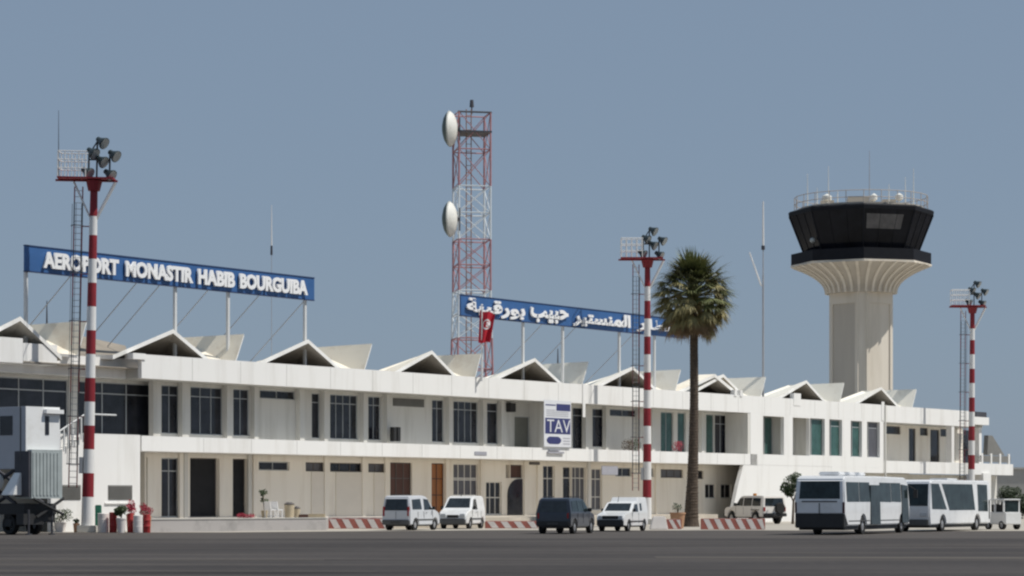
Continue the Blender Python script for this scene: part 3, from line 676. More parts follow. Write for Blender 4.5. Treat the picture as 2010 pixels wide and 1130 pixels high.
# ------------------------------------------------------------------ rooftop aerials
def aerial(px, Y, py0, py1, r0, mm, label, name='aerial_pole', rings=()):
    o = at(px, Y); m = MB(); z0, z1 = zat(py0, Y), zat(py1, Y); m.tube((0, 0, z0), (0, 0, z1), r0, r0 * .45, 6)
    for py, rr in rings: z = zat(py, Y); m.tube((0, 0, z - .2), (0, 0, z + .2), rr, rr, 8)
    return tag(m.build(name, mm, loc=o), label, 'aerial')
Ya = 146; r_ = thing('aerial_pole', 'thin whip aerial above the right end of the latin-lettered sign', 'aerial', at(533, Ya))
z0, z1, z2, z3 = 8.42, zat(500, Ya), zat(482, Ya), zat(402, Ya)
m = MB(); m.tube((0, 0, z0), (0, 0, z1), .02, .018, 6); m.build('support_rod', GALV, r_)
m = MB(); m.tube((0, 0, z1), (0, 0, z2), .07, .06, 8); m.build('loading_coil', DKMETAL, r_)
m = MB(); m.tube((0, 0, z2), (0, 0, z3), .045, .015, 6); m.build('whip', WHITEP, r_)
Yt = 187; r_ = thing('radio_mast', 'slim grey radio mast on the roof between palm and control tower', 'radio mast', at(1498, Yt))
m = MB(); m.tube((0, 0, 8.4), (0, 0, zat(540, Yt)), .09, .07, 8); m.tube((0, 0, zat(540, Yt)), (0, 0, zat(486, Yt)), .05, .04, 6); m.build('mast_pole', GALV, r_)
m = MB(); m.tube((0, 0, zat(486, Yt)), (0, 0, zat(395, Yt)), .09, .05, 8); m.build('whip', WHITEP, r_)
m = MB(); m.tube((-.15, 0, zat(560, Yt)), (-1.0, 0, zat(495, Yt)), .07, .05, 6); m.tube((0, 0, zat(562, Yt)), (-.16, 0, zat(560, Yt)), .04, .04, 6); m.build('side_aerial', WHITEP, r_)
m = MB(); m.tube((0, 0, zat(490, Yt)), (0, 0, zat(482, Yt)), .14, .14, 8); m.build('collar', DKMETAL, r_)
aerial(92, 137.5, 640, 590, .05, DKMETAL, 'short dark pipe on the roof below the sign, left of the tall mast', 'vent_pipe')
aerial(1095, 170, 720, 684, .06, DKMETAL, 'short dark pipe on the roof below the arabic sign', 'vent_pipe')

# ------------------------------------------------------------------ lattice telecom tower
YT = 178.6; ct = at(926, YT)
tw = thing('lattice_tower', 'red and white lattice telecom tower behind the terminal', 'tower', (ct.x, ct.y, 0), R(12))
zz = lambda py: zat(py, YT)
bands = [(0, zz(665), 1), (zz(665), zz(572), 0), (zz(572), zz(472), 1), (zz(472), zz(368), 0), (zz(368), zz(224), 1)]
H = zz(224); hw = lambda z: 1.12 + .35 * max(0, (zz(560) - z)) / zz(560)
cor = [(-1, -1), (1, -1), (1, 1), (-1, 1)]
for nb, (za, zb_, red) in enumerate(bands):
    m = MB(); n = max(2, round((zb_ - za) / 2.2))
    for k in range(n):
        z0 = za + (zb_ - za) * k / n; z1 = za + (zb_ - za) * (k + 1) / n
        for i in range(4):
            c, d = cor[i], cor[(i + 1) % 4]; a0, a1 = hw(z0), hw(z1)
            m.tube((c[0] * a0, c[1] * a0, z0), (c[0] * a1, c[1] * a1, z1), .075, n=6)
            m.tube((c[0] * a1, c[1] * a1, z1), (d[0] * a1, d[1] * a1, z1), .045, n=5)
            m.tube((c[0] * a0, c[1] * a0, z0), (d[0] * a1, d[1] * a1, z1), .032, n=5)
            m.tube((d[0] * a0, d[1] * a0, z0), (c[0] * a1, c[1] * a1, z1), .03, n=5)
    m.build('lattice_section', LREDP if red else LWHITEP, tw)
m = MB()
for x in (-.45, -.1): m.tube((x, -.3, 0), (x, -.3, H + .3), .035, n=5)
k = 1.0
while k < H: m.tube((-.45, -.3, k), (-.1, -.3, k), .02, n=4); k += .5
m.build('climbing_ladder', mat('rusty_steel', (0.30, 0.15, 0.09), 0.8, var=0.3), tw)
for py in (262, 224):
    z = zz(py); m = MB(); m.box(-1.2, 1.2, -1.2, 1.2, z - .05, z + .06) if py == 262 else m.tube((-1.2, -1.12, z), (1.2, -1.12, z), .07, n=6); m.build('crossbar', DKMETAL, tw)
m = MB(); m.tube((.0, 0, H), (.0, 0, H + 1.0), .05, n=6); m.tube((0, 0, H + .5), (0, 0, H + 1.0), .16, .12, 8); m.build('beacon', DKMETAL, tw)
for py in (258, 434):
    zc = zz(py); hub = MB(); rr = 1.24
    prof = [(0.02, -.50), (.45, -.46), (.85, -.34), (1.1, -.18), (rr, -.04), (rr, .06)]
    hub.lathe([(r0, h) for r0, h in prof], (0, 0, 0), 28, axis='x')
    o = hub.build('dish', DISHD, tw, smooth=True); o.location = (-1.75, -.95, zc); o.rotation_euler = (0, 0, R(-22))
    fr_ = MB(); fr_.lathe([(rr - .005, .0), (rr + .02, .03), (1.05, .28), (.7, .46), (.3, .56), (.02, .58)], (0, 0, 0), 28, axis='x'); q = fr_.build('radome', DISHW, o, smooth=True); q.location = (-.02, 0, 0)
    m = MB(); m.tube((-1.3, -1.0, zc), (-1.05, -1.05, zc), .2, .2, 8); m.tube((-1.1, -1.12, zc - .8), (-1.1, -1.12, zc + .8), .08, n=6); m.build('dish_mount', DKMETAL, tw)

# ------------------------------------------------------------------ control tower
YC = 227.3; cc = at(1690, YC); cz = lambda py: zat(py, YC)
CT = thing('control_tower', 'octagonal concrete control tower with black glazed cab', 'control tower', (cc.x, cc.y, 0), R(-95.5))
oct_ = lambda r, z, k0=0: [(r * math.cos(math.pi / 4 * k), r * math.sin(math.pi / 4 * k), z) for k in range(8)]
Rs = 3.0; ch = .30
def sq(r, c):
    p = []
    for k in range(4):
        a0 = math.pi / 2 * k; v = Vector((math.cos(a0), math.sin(a0), 0)) * r; t_ = Vector((-math.sin(a0), math.cos(a0), 0)); q = v * (1 - c / r)
        p += [q - t_ * c, q + t_ * c]
    return p
P8 = sq(Rs, ch); ztop_ = cz(575)
m = MB(); m.add(P8 + [v + Vector((0, 0, ztop_)) for v in P8], [tuple(range(8))[::-1], tuple(range(8, 16))] + [(k, (k + 1) % 8, (k + 1) % 8 + 8, k + 8) for k in range(8)]); m.build('shaft', TOWERC, CT)
m = MB()
for k in range(4):
    p0, p1 = P8[2 * k + 1], P8[(2 * k + 2) % 8]; nrm = ((p0 + p1) / 2).normalized(); pr = .14
    for a_, b_, z0_, z1_ in ((p0, p0.lerp(p1, .10), 0, ztop_), (p0.lerp(p1, .90), p1, 0, ztop_), (p0.lerp(p1, .10), p0.lerp(p1, .90), cz(598), ztop_)):
        ring = [a_, b_, b_ + nrm * pr, a_ + nrm * pr]
        m.hexa([v + Vector((0, 0, z0_)) for v in ring], [v + Vector((0, 0, z1_ - .001)) for v in ring])
m.build('shaft_frame', TOWERC, CT)
for k in range(4):
    p0, p1 = P8[2 * k + 1], P8[(2 * k + 2) % 8]; nrm = ((p0 + p1) / 2).normalized(); m = MB(); a_, b_ = p0.lerp(p1, .101), p0.lerp(p1, .899); ring = [a_, b_, b_ + nrm * .03, a_ + nrm * .03]
    m.hexa(ring, [v + Vector((0, 0, cz(598) - .002)) for v in ring]); m.build('shaft_panel', TOWERP if k != 0 else TOWERC, CT)  # sunward panel keeps the light concrete, the others are coloured as if shaded
Rs = 2.85
prof = []
z0, z1 = cz(577), cz(524)
for k in range(9):
    u = k / 8; prof.append((Rs + .15 + (6.0 - Rs - .15) * (u ** 2.2), z0 + (z1 - z0) * u))
m = MB(); m.lathe(prof, (0, 0, 0), 32); m.build('capital', TOWERP, CT, smooth=True)
for k in range(32):
    m = MB(); an = 2 * math.pi * (k + .5) / 32; ca, sa = math.cos(an), math.sin(an); tx_, ty_ = -sa, ca
    for j in range(8):
        (ra, za), (rb, zb_) = prof[j], prof[j + 1]; hwid = .10 + .05 * j / 8; pr = .20
        pa = [((ra + o_) * ca + s_ * hwid * tx_, (ra + o_) * sa + s_ * hwid * ty_, za) for o_, s_ in ((-.1, -1), (-.1, 1), (pr, 1), (pr, -1))]
        pb = [((rb + o_) * ca + s_ * hwid * tx_, (rb + o_) * sa + s_ * hwid * ty_, zb_) for o_, s_ in ((-.1, -1), (-.1, 1), (pr, 1), (pr, -1))]
        m.hexa(pa, pb)
    m.build('capital_rib', TOWERC, CT)
m = MB(); m.lathe([(6.25, cz(524)), (6.25, cz(520))], (0, 0, 0), 8); m.build('gallery_floor', TOWERC, CT)
m = MB(); zg = cz(520) + .003
m.lathe([(6.2, zg), (6.2, cz(498)), (6.05, cz(498)), (6.05, zg)], (0, 0, 0), 8, cap=False); m.build('gallery_parapet', CABF, CT)
m = MB(); m.lathe([(4.75, zg), (5.0, cz(500)), (6.35, cz(424))], (0, 0, 0), 8); m.build('cab_glazing', CABG, CT)
m = MB(); m.lathe([(6.40, cz(424)), (6.45, cz(417)), (6.3, cz(414))], (0, 0, 0), 8); m.build('cab_roof', CABF, CT)
m = MB()
for k in range(8):
    a0 = math.pi / 4 * k
    for f_ in (0, .333, .667):
        a1 = a0 + math.pi / 4; 
        bl_ = Vector((math.cos(a0), math.sin(a0), 0)).lerp(Vector((math.cos(a1), math.sin(a1), 0)), f_)
        m.tube(bl_ * 5.02 + Vector((0, 0, cz(500))), bl_ * 6.37 + Vector((0, 0, cz(424))), .07 if f_ == 0 else .025, n=6)
m.build('cab_mullion', CABF, CT)
# a lighter blind inside right front face, a lamp on the left
m = MB(); a0, a1 = 0.0, math.pi / 4
def cabp(f_, h, off=.03):
    d = Vector((math.cos(a0), math.sin(a0), 0)).lerp(Vector((math.cos(a1), math.sin(a1), 0)), f_); r0 = 5.0 + (6.35 - 5.0) * h + off
    return d * r0 + Vector((0, 0, cz(500) + (cz(424) - cz(500)) * h))
m.add([cabp(.06, .52), cabp(.80, .52), cabp(.80, .88), cabp(.06, .88)], [(0, 1, 2, 3)]); m.build('window_blind', mat('blind_grey', (0.10, 0.095, 0.095), 0.6, var=.3, scale=2), CT)
m = MB(); p = Vector((math.cos(R(-52)), math.sin(R(-52)), 0)) * 5.55 + Vector((0, 0, cz(478))); m.lathe([(.02, -.25), (.2, -.15), (.25, 0), (.2, .15), (.02, .25)], p, 12); m.build('signal_lamp', LENS, CT, smooth=True)
m = MB(); zr = cz(413)
for k in range(24):
    a0 = 2 * math.pi * k / 24; a1 = 2 * math.pi * (k + 1) / 24; r_o = 5.9
    m.tube((r_o * math.cos(a0), r_o * math.sin(a0), zr), (r_o * math.cos(a0), r_o * math.sin(a0), zr + 1.15), .035, n=5)
    for h in (.55, 1.15): m.tube((r_o * math.cos(a0), r_o * math.sin(a0), zr + h), (r_o * math.cos(a1), r_o * math.sin(a1), zr + h), .035, n=5)
m.build('roof_railing', mat('weathered_rail', (0.42, 0.37, 0.33), 0.7), CT)
m = MB(); m.lathe([(5.6, zr), (5.6, zr + .16), (2.0, zr + .3)], (0, 0, 0), 16); m.box(-1.6, 1.2, -1.2, 1.2, zr + .1, zr + 1.15); m.box(-.9, .3, 1.9, 3.1, zr + .1, zr + .95); m.box(-.6, .5, -3.6, -2.4, zr + .1, zr + .9); m.build('roof_plant', TOWERP, CT)
for y, r0 in ((-3.1, .42), (3.2, .35), (1.0, .3)): m = MB(); m.lathe([(.02, -.35), (r0, -.15), (r0, .2), (.02, .4)], (3.2, y, zr + .75), 12); m.tube((3.2, y, zr), (3.2, y, zr + .5), .06); m.build('radome_ball', DISHW, CT, smooth=True)
for px, py in ((1585, 340), (1622, 330), (1640, 378), (1702, 300), (1740, 365), (1772, 352), (1788, 335), (1600, 372)):
    x = (px - 1690) * YC / F; m = MB()
    # local frame is rotated; place by rotating back
    v = Matrix.Rotation(R(95.5), 3, 'Z') @ Vector((x, -1.5 if abs(x) < 4.5 else 0, 0)); m.tube((v.x, v.y, zr), (v.x, v.y, zr + 1.2), .06, .05, 6); m.tube((v.x, v.y, zr + 1.2), (v.x, v.y, cz(py)), .045, .02, 6)
    m.build('whip_antenna', DISHW if px != 1702 else GALV, CT)

# ------------------------------------------------------------------ vegetation
def blade(m, p, d, L, wdt, droop, mi, seg=3):
    d = Vector(d).normalized(); side = d.cross(Vector((0, 0, 1)));
    if side.length < .1: side = Vector((1, 0, 0))
    side.normalize(); q = Vector(p); vs = []
    for k in range(seg + 1):
        u = k / seg; ww = wdt * (1 - u) ** .7 * (1 if k else .5) + .004
        vs += [q - side * ww / 2, q + side * ww / 2]
        d = (d + Vector((0, 0, -droop / seg))).normalized(); q = q + d * (L / seg)
    m.add(vs, [(2 * k, 2 * k + 1, 2 * k + 3, 2 * k + 2) for k in range(seg)], mi)
YP = 151; pb = at(1356, YP); pz = lambda py: zat(py, YP)
palm = thing('palm_tree', 'tall fan palm with shaggy crown and thick dark trunk', 'palm tree', pb)
m = MB(); prof = [(.52, 0), (.44, .4), (.40, 1.2), (.34, 2.5), (.30, 4.5), (.26, 7), (.25, 9.5), (.24, pz(640)), (.22, pz(600))]
pp = []
for (r0, h0), (r1, h1) in zip(prof[:-1], prof[1:]):
    n = max(1, int((h1 - h0) / .16))
    for k in range(n):
        u = k / n; r = r0 + (r1 - r0) * u; pp += [(r * random.uniform(1.0, 1.06), h0 + (h1 - h0) * u), (r * .95, h0 + (h1 - h0) * (u + .7 / n))]
m.lathe(pp, (0, 0, 0), 18); tr = m.build('trunk', TRUNKM, palm, smooth=False)
for v in tr.data.vertices: v.co.x += .18 * math.sin(v.co.z / 13 * math.pi) * .6 + v.co.z * .012
topc = Vector((.16, 0, pz(590)))
cr_ = MB(); rnd = random.Random(3)
nl = 235
for i in range(nl):
    u = (i + .5) / nl; el = R(84 - 142 * u ** .95); az = i * 2.39996 + rnd.uniform(-.2, .2)
    el = el + rnd.uniform(-.10, .10)
    dv = Vector((math.cos(el) * math.cos(az), math.cos(el) * math.sin(az), math.sin(el)))
    Lp = rnd.uniform(1.05, 1.6) * (.72 + .52 * math.cos(el))
    base = topc + Vector((0, 0, .35 + (u - .4) * -1.0)); tip = base + dv * Lp
    mi = 0 if el > R(-14) else (1 if el > R(-36) and rnd.random() < .6 else 2)
    if rnd.random() < .30: mi = 1
    cr_.tube(base, tip, .028, .02, 4, mi)
    side = dv.cross(Vector((0, 0, 1))).normalized(); upv = side.cross(dv)
    nb = 17; spread = R(78)
    for k in range(nb):
        a = -spread + 2 * spread * k / (nb - 1); d2 = (dv * math.cos(a) + side * math.sin(a) + upv * .12 * math.cos(2 * a)).normalized()
        blade(cr_, tip, d2, rnd.uniform(.95, 1.4) * (1 - .25 * abs(a) / spread), .13, .55 + (.5 if mi else 0) + rnd.uniform(0, .3), mi)
cr_.build('crown', [FROND, FROND2, DEADF], palm)

def leaves(m, c, rad, n, size, rnd, mi=0, sq=(1, 1, 1)):
    for _ in range(n):
        while True:
            v = Vector((rnd.uniform(-1, 1), rnd.uniform(-1, 1), rnd.uniform(-1, 1)))
            if v.length < 1: break
        p = Vector(c) + Vector((v.x * rad * sq[0], v.y * rad * sq[1], v.z * rad * sq[2])); a = Vector((rnd.gauss(0, 1), rnd.gauss(0, 1), rnd.gauss(0, 1))).normalized(); b = a.orthogonal().normalized(); s = size * rnd.uniform(.6, 1.3)
        m.add([p - a * s, p + b * s * .5, p + a * s, p - b * s * .5], [(0, 1, 2, 3)], mi)
rnd = random.Random(11)
tb_ = at(1556, 168)
tree = thing('small_tree', 'small round-headed tree beside the rear of the first bus', 'tree', tb_)
m = MB(); m.tube((0, 0, 0), (.05, 0, 1.5), .10, .07, 8); m.tube((.05, 0, 1.5), (-.3, 0, 2.3), .06, .03, 6); m.tube((.05, 0, 1.5), (.35, .1, 2.4), .06, .03, 6); m.build('trunk', BARK, tree)
m = MB()
for c, r0 in (((-.1, 0, 2.7), .55), ((.35, .1, 2.5), .45), ((-.45, 0, 2.4), .4), ((.2, -.1, 3.05), .4), ((-.2, .1, 2.1), .35)): leaves(m, c, r0, 330, .08, rnd)
m.build('crown', LEAF, tree)
tb_ = at(2000, 214)
m = MB(); 
for k in range(26):
    leaves(m, (-2.6 + rnd.uniform(0, 9.5), rnd.uniform(-.7, .7), rnd.uniform(.35, 2.5)), rnd.uniform(.55, .8), 420, .11, rnd, 0)
hd = thing('hedge', 'dark green hedge at the right edge behind the white cart', 'hedge', tb_); m.build('foliage', LEAF2, hd)
m = MB()
for k in range(6): m.tube((-2 + k * 1.6, 0, 0), (-2 + k * 1.6 + .1, 0, 1.3), .06, .04, 6)
m.build('stem', BARK, hd)

def potted(px, Y, z, hp, rp, pm, label, hplant, leafm=LEAF, n=160, name='potted_plant', cat='potted plant', spread=.3, group=None, size=.06):
    r = thing(name, label, cat, at(px, Y, z), 0, group); m = MB(); m.lathe([(rp * .78, 0), (rp, hp * .9), (rp * 1.08, hp * .9), (rp * 1.08, hp), (rp * .85, hp), (rp * .8, hp * .9)], (0, 0, 0), 14); m.build('pot', pm, r, smooth=True)
    m = MB()
    for k in range(5): m.tube((0, 0, hp * .85), (rnd.uniform(-.12, .12), rnd.uniform(-.1, .1), hp + hplant * .6), .015, .008, 4)
    m.build('stem', BARK, r)
    m = MB()
    for k in range(5): leaves(m, (rnd.uniform(-spread, spread) * .7, rnd.uniform(-.1, .1), hp + hplant * rnd.uniform(.3, .9)), spread * .6, n // 5, size, rnd)
    m.build('foliage', leafm, r); return r
def drum(px, Y, h, r0, mm, label, z=0, group='painted drums by the stair wall'):
    m = MB(); m.lathe([(r0 * .96, 0), (r0, .03), (r0, h * .33), (r0 * 1.04, h * .345), (r0, h * .36), (r0, h * .66), (r0 * 1.04, h * .675), (r0, h * .69), (r0, h * .98), (r0 * .9, h)], (0, 0, 0), 18)
    return tag(m.build('drum', mm, loc=at(px, Y, z), smooth=True), label, 'drum', group)
drum(222, 124.6, 1.0, .19, DRED, 'red drum, leftmost of the group by the stair wall'); drum(256, 124.6, .95, .15, DRED, 'slim red drum between the green pot plant and the white drum')
drum(271, 124.3, .85, .24, KWHITE, 'white drum between two red ones'); drum(288, 124.4, .9, .18, DRED, 'red drum, rightmost of the group by the stair wall')
drum(203, 124.9, .95, .28, KWHITE, 'white drum right beside the foot of the tallest mast')
potted(238, 124.3, 0, .72, .24, KWHITE, 'green bushy plant in a cream pot among red drums', .85, n=700, spread=.36, size=.06)
potted(256, 125.2, .0, .9, .2, TERRA, 'red flowering plant behind the slim red drum', .6, FLOWER, n=460, spread=.34, size=.045)
potted(289, 125.2, .0, .8, .2, TERRA, 'red flowering plant at the corner of the grey walkway', .65, FLOWER, n=420, spread=.32, size=.045)
potted(150, 125.2, 0, .45, .16, TERRA, 'small plant in a red pot left of the tall mast foot', .2, n=80, spread=.14)
potted(118, 126.0, 0, .5, .3, KWHITE, 'low spreading green plant near the rear of the lift truck', .5, n=420, spread=.55, size=.05)
m = MB(); 
for k in range(8): leaves(m, (-.35 + k * .1, 0, .12 + .05 * math.sin(k)), .16, 40, .045, rnd)
tag(m.build('flower_bed', FLOWER, loc=at(483, 132.0, ZF)), 'low red flowers on the grey walkway below the right doorway', 'flowers')
# walkway items
potted(519, 139.5, ZF, .40, .18, SAND, 'slender potted palm in front of the blank wall with clerestory window', 1.35, n=200, spread=.26, size=.07)
def chair_(px, Y, label):
    r = thing('plastic_chair', label, 'chair', at(px, Y, ZF), R(150), 'white plastic chairs on the walkway')
    m = MB(); m.box(-.22, .22, -.22, .22, .42, .46); m.build('seat', LETTER, r); m = MB(); m.hexa([(-.22, .18, .46), (.22, .18, .46), (.22, .22, .46), (-.22, .22, .46)], [(-.2, .26, .9), (.2, .26, .9), (.2, .30, .9), (-.2, .30, .9)]); m.build('backrest', LETTER, r)
    for x in (-.19, .19):
        for y in (-.19, .19): m = MB(); m.box(x - .02, x + .02, y - .02, y + .02, 0, .42); m.build('leg', LETTER, r)
chair_(530, 139, 'white plastic chair, left one of the pair on the walkway'); chair_(544, 139.4, 'white plastic chair, right one of the pair on the walkway')
def bin_(px, Y, h, r0, label, lid=True):
    r = thing('litter_bin', label, 'bin', at(px, Y, ZF), 0, 'beige bins on the walkway'); m = MB(); m.lathe([(r0 * .85, 0), (r0, h), (r0 * .9, h)], (0, 0, 0), 16); m.build('bin_body', SAND, r, smooth=True)
    m = MB(); m.lathe([(r0 * 1.03, h + .002), (r0 * 1.03, h + .05), (r0 * .5, h + .14)], (0, 0, 0), 16); m.build('lid', DARKFRAME, r)
bin_(568, 135.5, .72, .27, 'large beige bin with dark lid on the walkway'); bin_(583, 137.5, .5, .17, 'small beige bin beside the large one')
m = MB(); m.box(-.24, .24, -.15, .15, 0, .2); tag(m.build('crate', BROWNWOOD, loc=at(596, 137.5, ZF), bevel=.02), 'low dark brown box right of the small beige bin', 'crate')
m = MB(); m.box(-.45, .45, -.2, .2, 0, .22); tag(m.build('crate', SAND, loc=at(622, 138.5, ZF), bevel=.02), 'pale low block right of the dark brown box', 'crate')
potted(1330, 142.5, 0, .9, .42, TERRA, 'large terracotta planter with sparse plant left of the palm', .6, n=90, spread=.3)
# balcony plants
for px, lab, lm in ((1232, 'bushy dry plant on the upper balcony left of the middle mast', BARK), (1246, 'green plant on the upper balcony just left of the middle mast', LEAF), (1331, 'red flowering plant on the upper balcony left of the palm', FLOWER)):
    p = fw(tp(px, .75), .75, 4.4); r = thing('balcony_plant', lab, 'potted plant', p, 0); m = MB(); m.lathe([(.16, 0), (.24, .45), (.2, .45)], (0, 0, 0), 12); m.build('pot', TERRA, r)
    m = MB(); leaves(m, (0, 0, .9), .42, 260, .06, rnd, sq=(1, 1, 1.15)); m.build('foliage', lm, r)
# green hose reel box by the mast
m = MB(); m.box(-.15, .15, -.12, .12, 0, 1.35); tag(m.build('hydrant_box', GREENP, loc=at(193, 126.6), bevel=.03), 'narrow green cabinet behind the foot of the tallest mast', 'cabinet')

# ------------------------------------------------------------------ vehicles (x forward, y left)
def arc(cx, cz_, r, n=7):       # wheel arch from rear to front, as outline points going forward (+x)
    return [(cx - r * math.cos(math.pi * k / n), cz_ + r * math.sin(math.pi * k / n)) for k in range(n + 1)]
def body(parent, name, up_, wheels, W, belt, k, zb, mm, bevel=.05, wr=.36, nose=.0, plan=None):
    """up_: outline from rear bottom over the roof to front bottom ; wheels: arch centres"""
    low = []
    for cx in sorted(wheels): low += arc(cx, zb, wr)
    out = list(up_) + [p for p in low[::-1]]
    yf = lambda x, z: (W / 2 - max(0, z - belt) * k) * (plan(x) if plan else 1)
    # insert belt crossings
    o2 = []
    n = len(out)
    for i in range(n):
        a, b = out[i], out[(i + 1) % n]; o2.append(a)
        if (a[1] - belt) * (b[1] - belt) < 0:
            u = (belt - a[1]) / (b[1] - a[1]); o2.append((a[0] + (b[0] - a[0]) * u, belt))
    n = len(o2); m = MB()
    Lv = [(x, yf(x, z), z) for x, z in o2]; Rv = [(x, -yf(x, z), z) for x, z in o2]
    m.v = Lv + Rv
    for i in range(n): j = (i + 1) % n; m.f.append((i, j, j + n, i + n)); m.m.append(0)
    bi = [i for i in range(n) if abs(o2[i][1] - belt) < 1e-5]
    if len(bi) >= 2:
        i0, i1 = bi[0], bi[-1]
        upp = list(range(i0, i1 + 1)); lowp = list(range(i1, n)) + list(range(0, i0 + 1))
        for P in (upp, lowp):
            m.f.append(tuple(P)); m.m.append(0); m.f.append(tuple(i + n for i in P[::-1])); m.m.append(0)
    else:
        m.f.append(tuple(range(n))); m.m.append(0); m.f.append(tuple(i + n for i in range(n))[::-1]); m.m.append(0)
    o = m.build(name, mm, parent, smooth=True, bevel=bevel, seg=2)
    return o, yf
def side_pane(parent, yf, pts, name='side_window', mm=CARGL, both=True, off=.012, th=.02):
    for s in ((1, -1) if both is True else (both,)):
        m = MB(); o = [(x, s * (yf(x, z) + off), z) for x, z in pts]; i = [(x, s * (yf(x, z) + off - th), z) for x, z in pts]; n = len(pts)
        m.add(o + i, [tuple(range(n)), tuple(range(n, 2 * n))[::-1]] + [(k, (k + 1) % n, (k + 1) % n + n, k + n) for k in range(n)]); m.build(name, mm, parent)
def cross_pane(parent, a, b, ya, yb, name, mm=CARGL, off=.012, th=.02):   # a,b=(x,z) bottom/top, half widths
    d = Vector((b[0] - a[0], 0, b[1] - a[1])); nrm = Vector((d.z, 0, -d.x)).normalized()
    if abs(nrm.x) > .05 and (nrm.x > 0) != (a[0] > 0): nrm = -nrm
    A, B = Vector((a[0], 0, a[1])), Vector((b[0], 0, b[1])); q = []
    for o in (off, off - th):
        q += [A + nrm * o + Vector((0, -ya, 0)), A + nrm * o + Vector((0, ya, 0)), B + nrm * o + Vector((0, yb, 0)), B + nrm * o + Vector((0, -yb, 0))]
    m = MB(); m.add(q, [(0, 1, 2, 3), (7, 6, 5, 4), (0, 4, 5, 1), (1, 5, 6, 2), (2, 6, 7, 3), (3, 7, 4, 0)]); return m.build(name, mm, parent)
def wheel(parent, x, y, r, wd=.2, rim=RIM, rr=.6):
    s = 1 if y > 0 else -1
    m = MB(); m.lathe([(r * .6, -wd / 2), (r * .93, -wd / 2), (r, -wd / 2 + .03), (r, wd / 2 - .03), (r * .93, wd / 2), (r * .6, wd / 2)], (0, 0, 0), 22, axis='y', cap=False)
    o = MB(); 
    root = bpy.data.objects.new('wheel', None); COL.objects.link(root); root.parent = parent; root.location = (x, y, r)
    m.build('tyre', RUBBER, root, smooth=True)
    yy = s * (wd / 2 - .03); o.lathe([(.02, yy + s * .02), (r * .2, yy + s * .015), (r * .45, yy - s * .02), (r * .6, yy)], (0, 0, 0), 16, axis='y'); o.build('rim', rim, root, smooth=True)
def blk(parent, name, x0, x1, y0, y1, z0, z1, mm, bevel=.02):
    m = MB(); m.box(x0, x1, y0, y1, z0, z1); return m.build(name, mm, parent, bevel=bevel)
def heading(dx, dy): return math.atan2(dy, dx)

def small_van(label, loc, rz, paint, bump=PLASTIC, L=4.0, W=1.66, H=1.84, name='parked_van', side_glass=True, rearglass=True, cat='van'):
    r = thing(name, label, cat, loc, rz); xf, xr = L / 2, -L / 2; belt = 1.02
    wx = (xr + .72, xf - .78)
    up_ = [(xr, .32), (xr - .0, .95), (xr + .10, H - .12), (xr + .22, H - .02), (-.2, H), (xf - 1.65, H - .08), (xf - .95, 1.12), (xf - .22, .95), (xf - .03, .72), (xf, .32)]
    b_, yf = body(r, 'body', up_, wx, W, belt, .16, .28, paint, wr=.36, plan=lambda x: 1 - .10 * max(0, (x - xf + .7) / .7) ** 2 - .03 * max(0, (-x + xr + .4) / .4))
    blk(r, 'underbody', xr + .1, xf - .1, -W / 2 + .2, W / 2 - .2, .22, .5, PLASTIC)
    for x in wx:
        for s in (1, -1): wheel(r, x, s * (W / 2 - .12), .31)
    ws0, ws1 = (xf - .95, 1.12), (xf - 1.65, H - .08); lerp = lambda a, b, u: (a[0] + (b[0] - a[0]) * u, a[1] + (b[1] - a[1]) * u)
    cross_pane(r, lerp(ws0, ws1, .08), lerp(ws0, ws1, .9), W / 2 - .14, W / 2 - .24, 'windshield')
    side_pane(r, yf, [(xf - 1.20, 1.1), (xf - 1.60, 1.62), (xf - 2.15, 1.66), (xf - 2.2, 1.08)])
    if side_glass: side_pane(r, yf, [(xr + .35, 1.12), (xr + .40, 1.62), (xr + 1.45, 1.66), (xr + 1.5, 1.12)], name='rear_side_window')
    if rearglass: cross_pane(r, (xr + .01, 1.05), (xr + .09, H - .2), W / 2 - .16, W / 2 - .24, 'rear_window')
    blk(r, 'rear_bumper', xr - .09, xr + .12, -W / 2 + .06, W / 2 - .06, .30, .56, bump, .04)
    blk(r, 'front_bumper', xf - .16, xf + .09, -W / 2 + .12, W / 2 - .12, .26, .58, bump, .05)
    blk(r, 'grille', xf - .05, xf + .015, -.32, .32, .62, .78, PLASTIC, .01)
    for s in (1, -1):
        blk(r, 'tail_lamp', xr - .02, xr + .08, s * (W / 2 - .13) - .05, s * (W / 2 - .13) + .05, .75, 1.25, TAILRED, .015)
        blk(r, 'headlight', xf - .14, xf + .02, s * (W / 2 - .30) - .15, s * (W / 2 - .30) + .15, .66, .84, HEADL, .03)
        blk(r, 'mirror', xf - 1.22, xf - 1.12, s * (W / 2 + .08) - .08, s * (W / 2 + .08) + .08, 1.08, 1.26, PLASTIC, .02)
        m = MB(); m.box(xr + .9, xf - .9, s * (W / 2) - .012, s * (W / 2) + .022, .52, .60); m.build('side_moulding', bump, r)
        m = MB(); m.box(xf - 2.0, xf - 1.85, s * (W / 2 + .012) - .012, s * (W / 2 + .012) + .012, .92, .95); m.build('door_handle', PLASTIC, r)
    seams(r, yf, (xf - 1.12, xf - 2.25, xr + 1.0), .62, 1.0)
    m = MB(); m.box(xr - .012, xr + .0, -.01, .01, .6, 1.0); m.build('tailgate_seam', GREYPL, r)
    blk(r, 'number_plate', xr - .115, xr - .092, -.26, .26, .38, .48, PLATE, 0)
    return r, yf, xf, xr, W, H
def seams(r, yf, xs_, z0, z1, mm=None):
    for x in xs_: side_pane(r, yf, [(x - .012, z0), (x - .012, z1), (x + .012, z1), (x + .012, z0)], name='door_seam', mm=mm or GREYPL, off=.006, th=.01)
a20 = R(22)
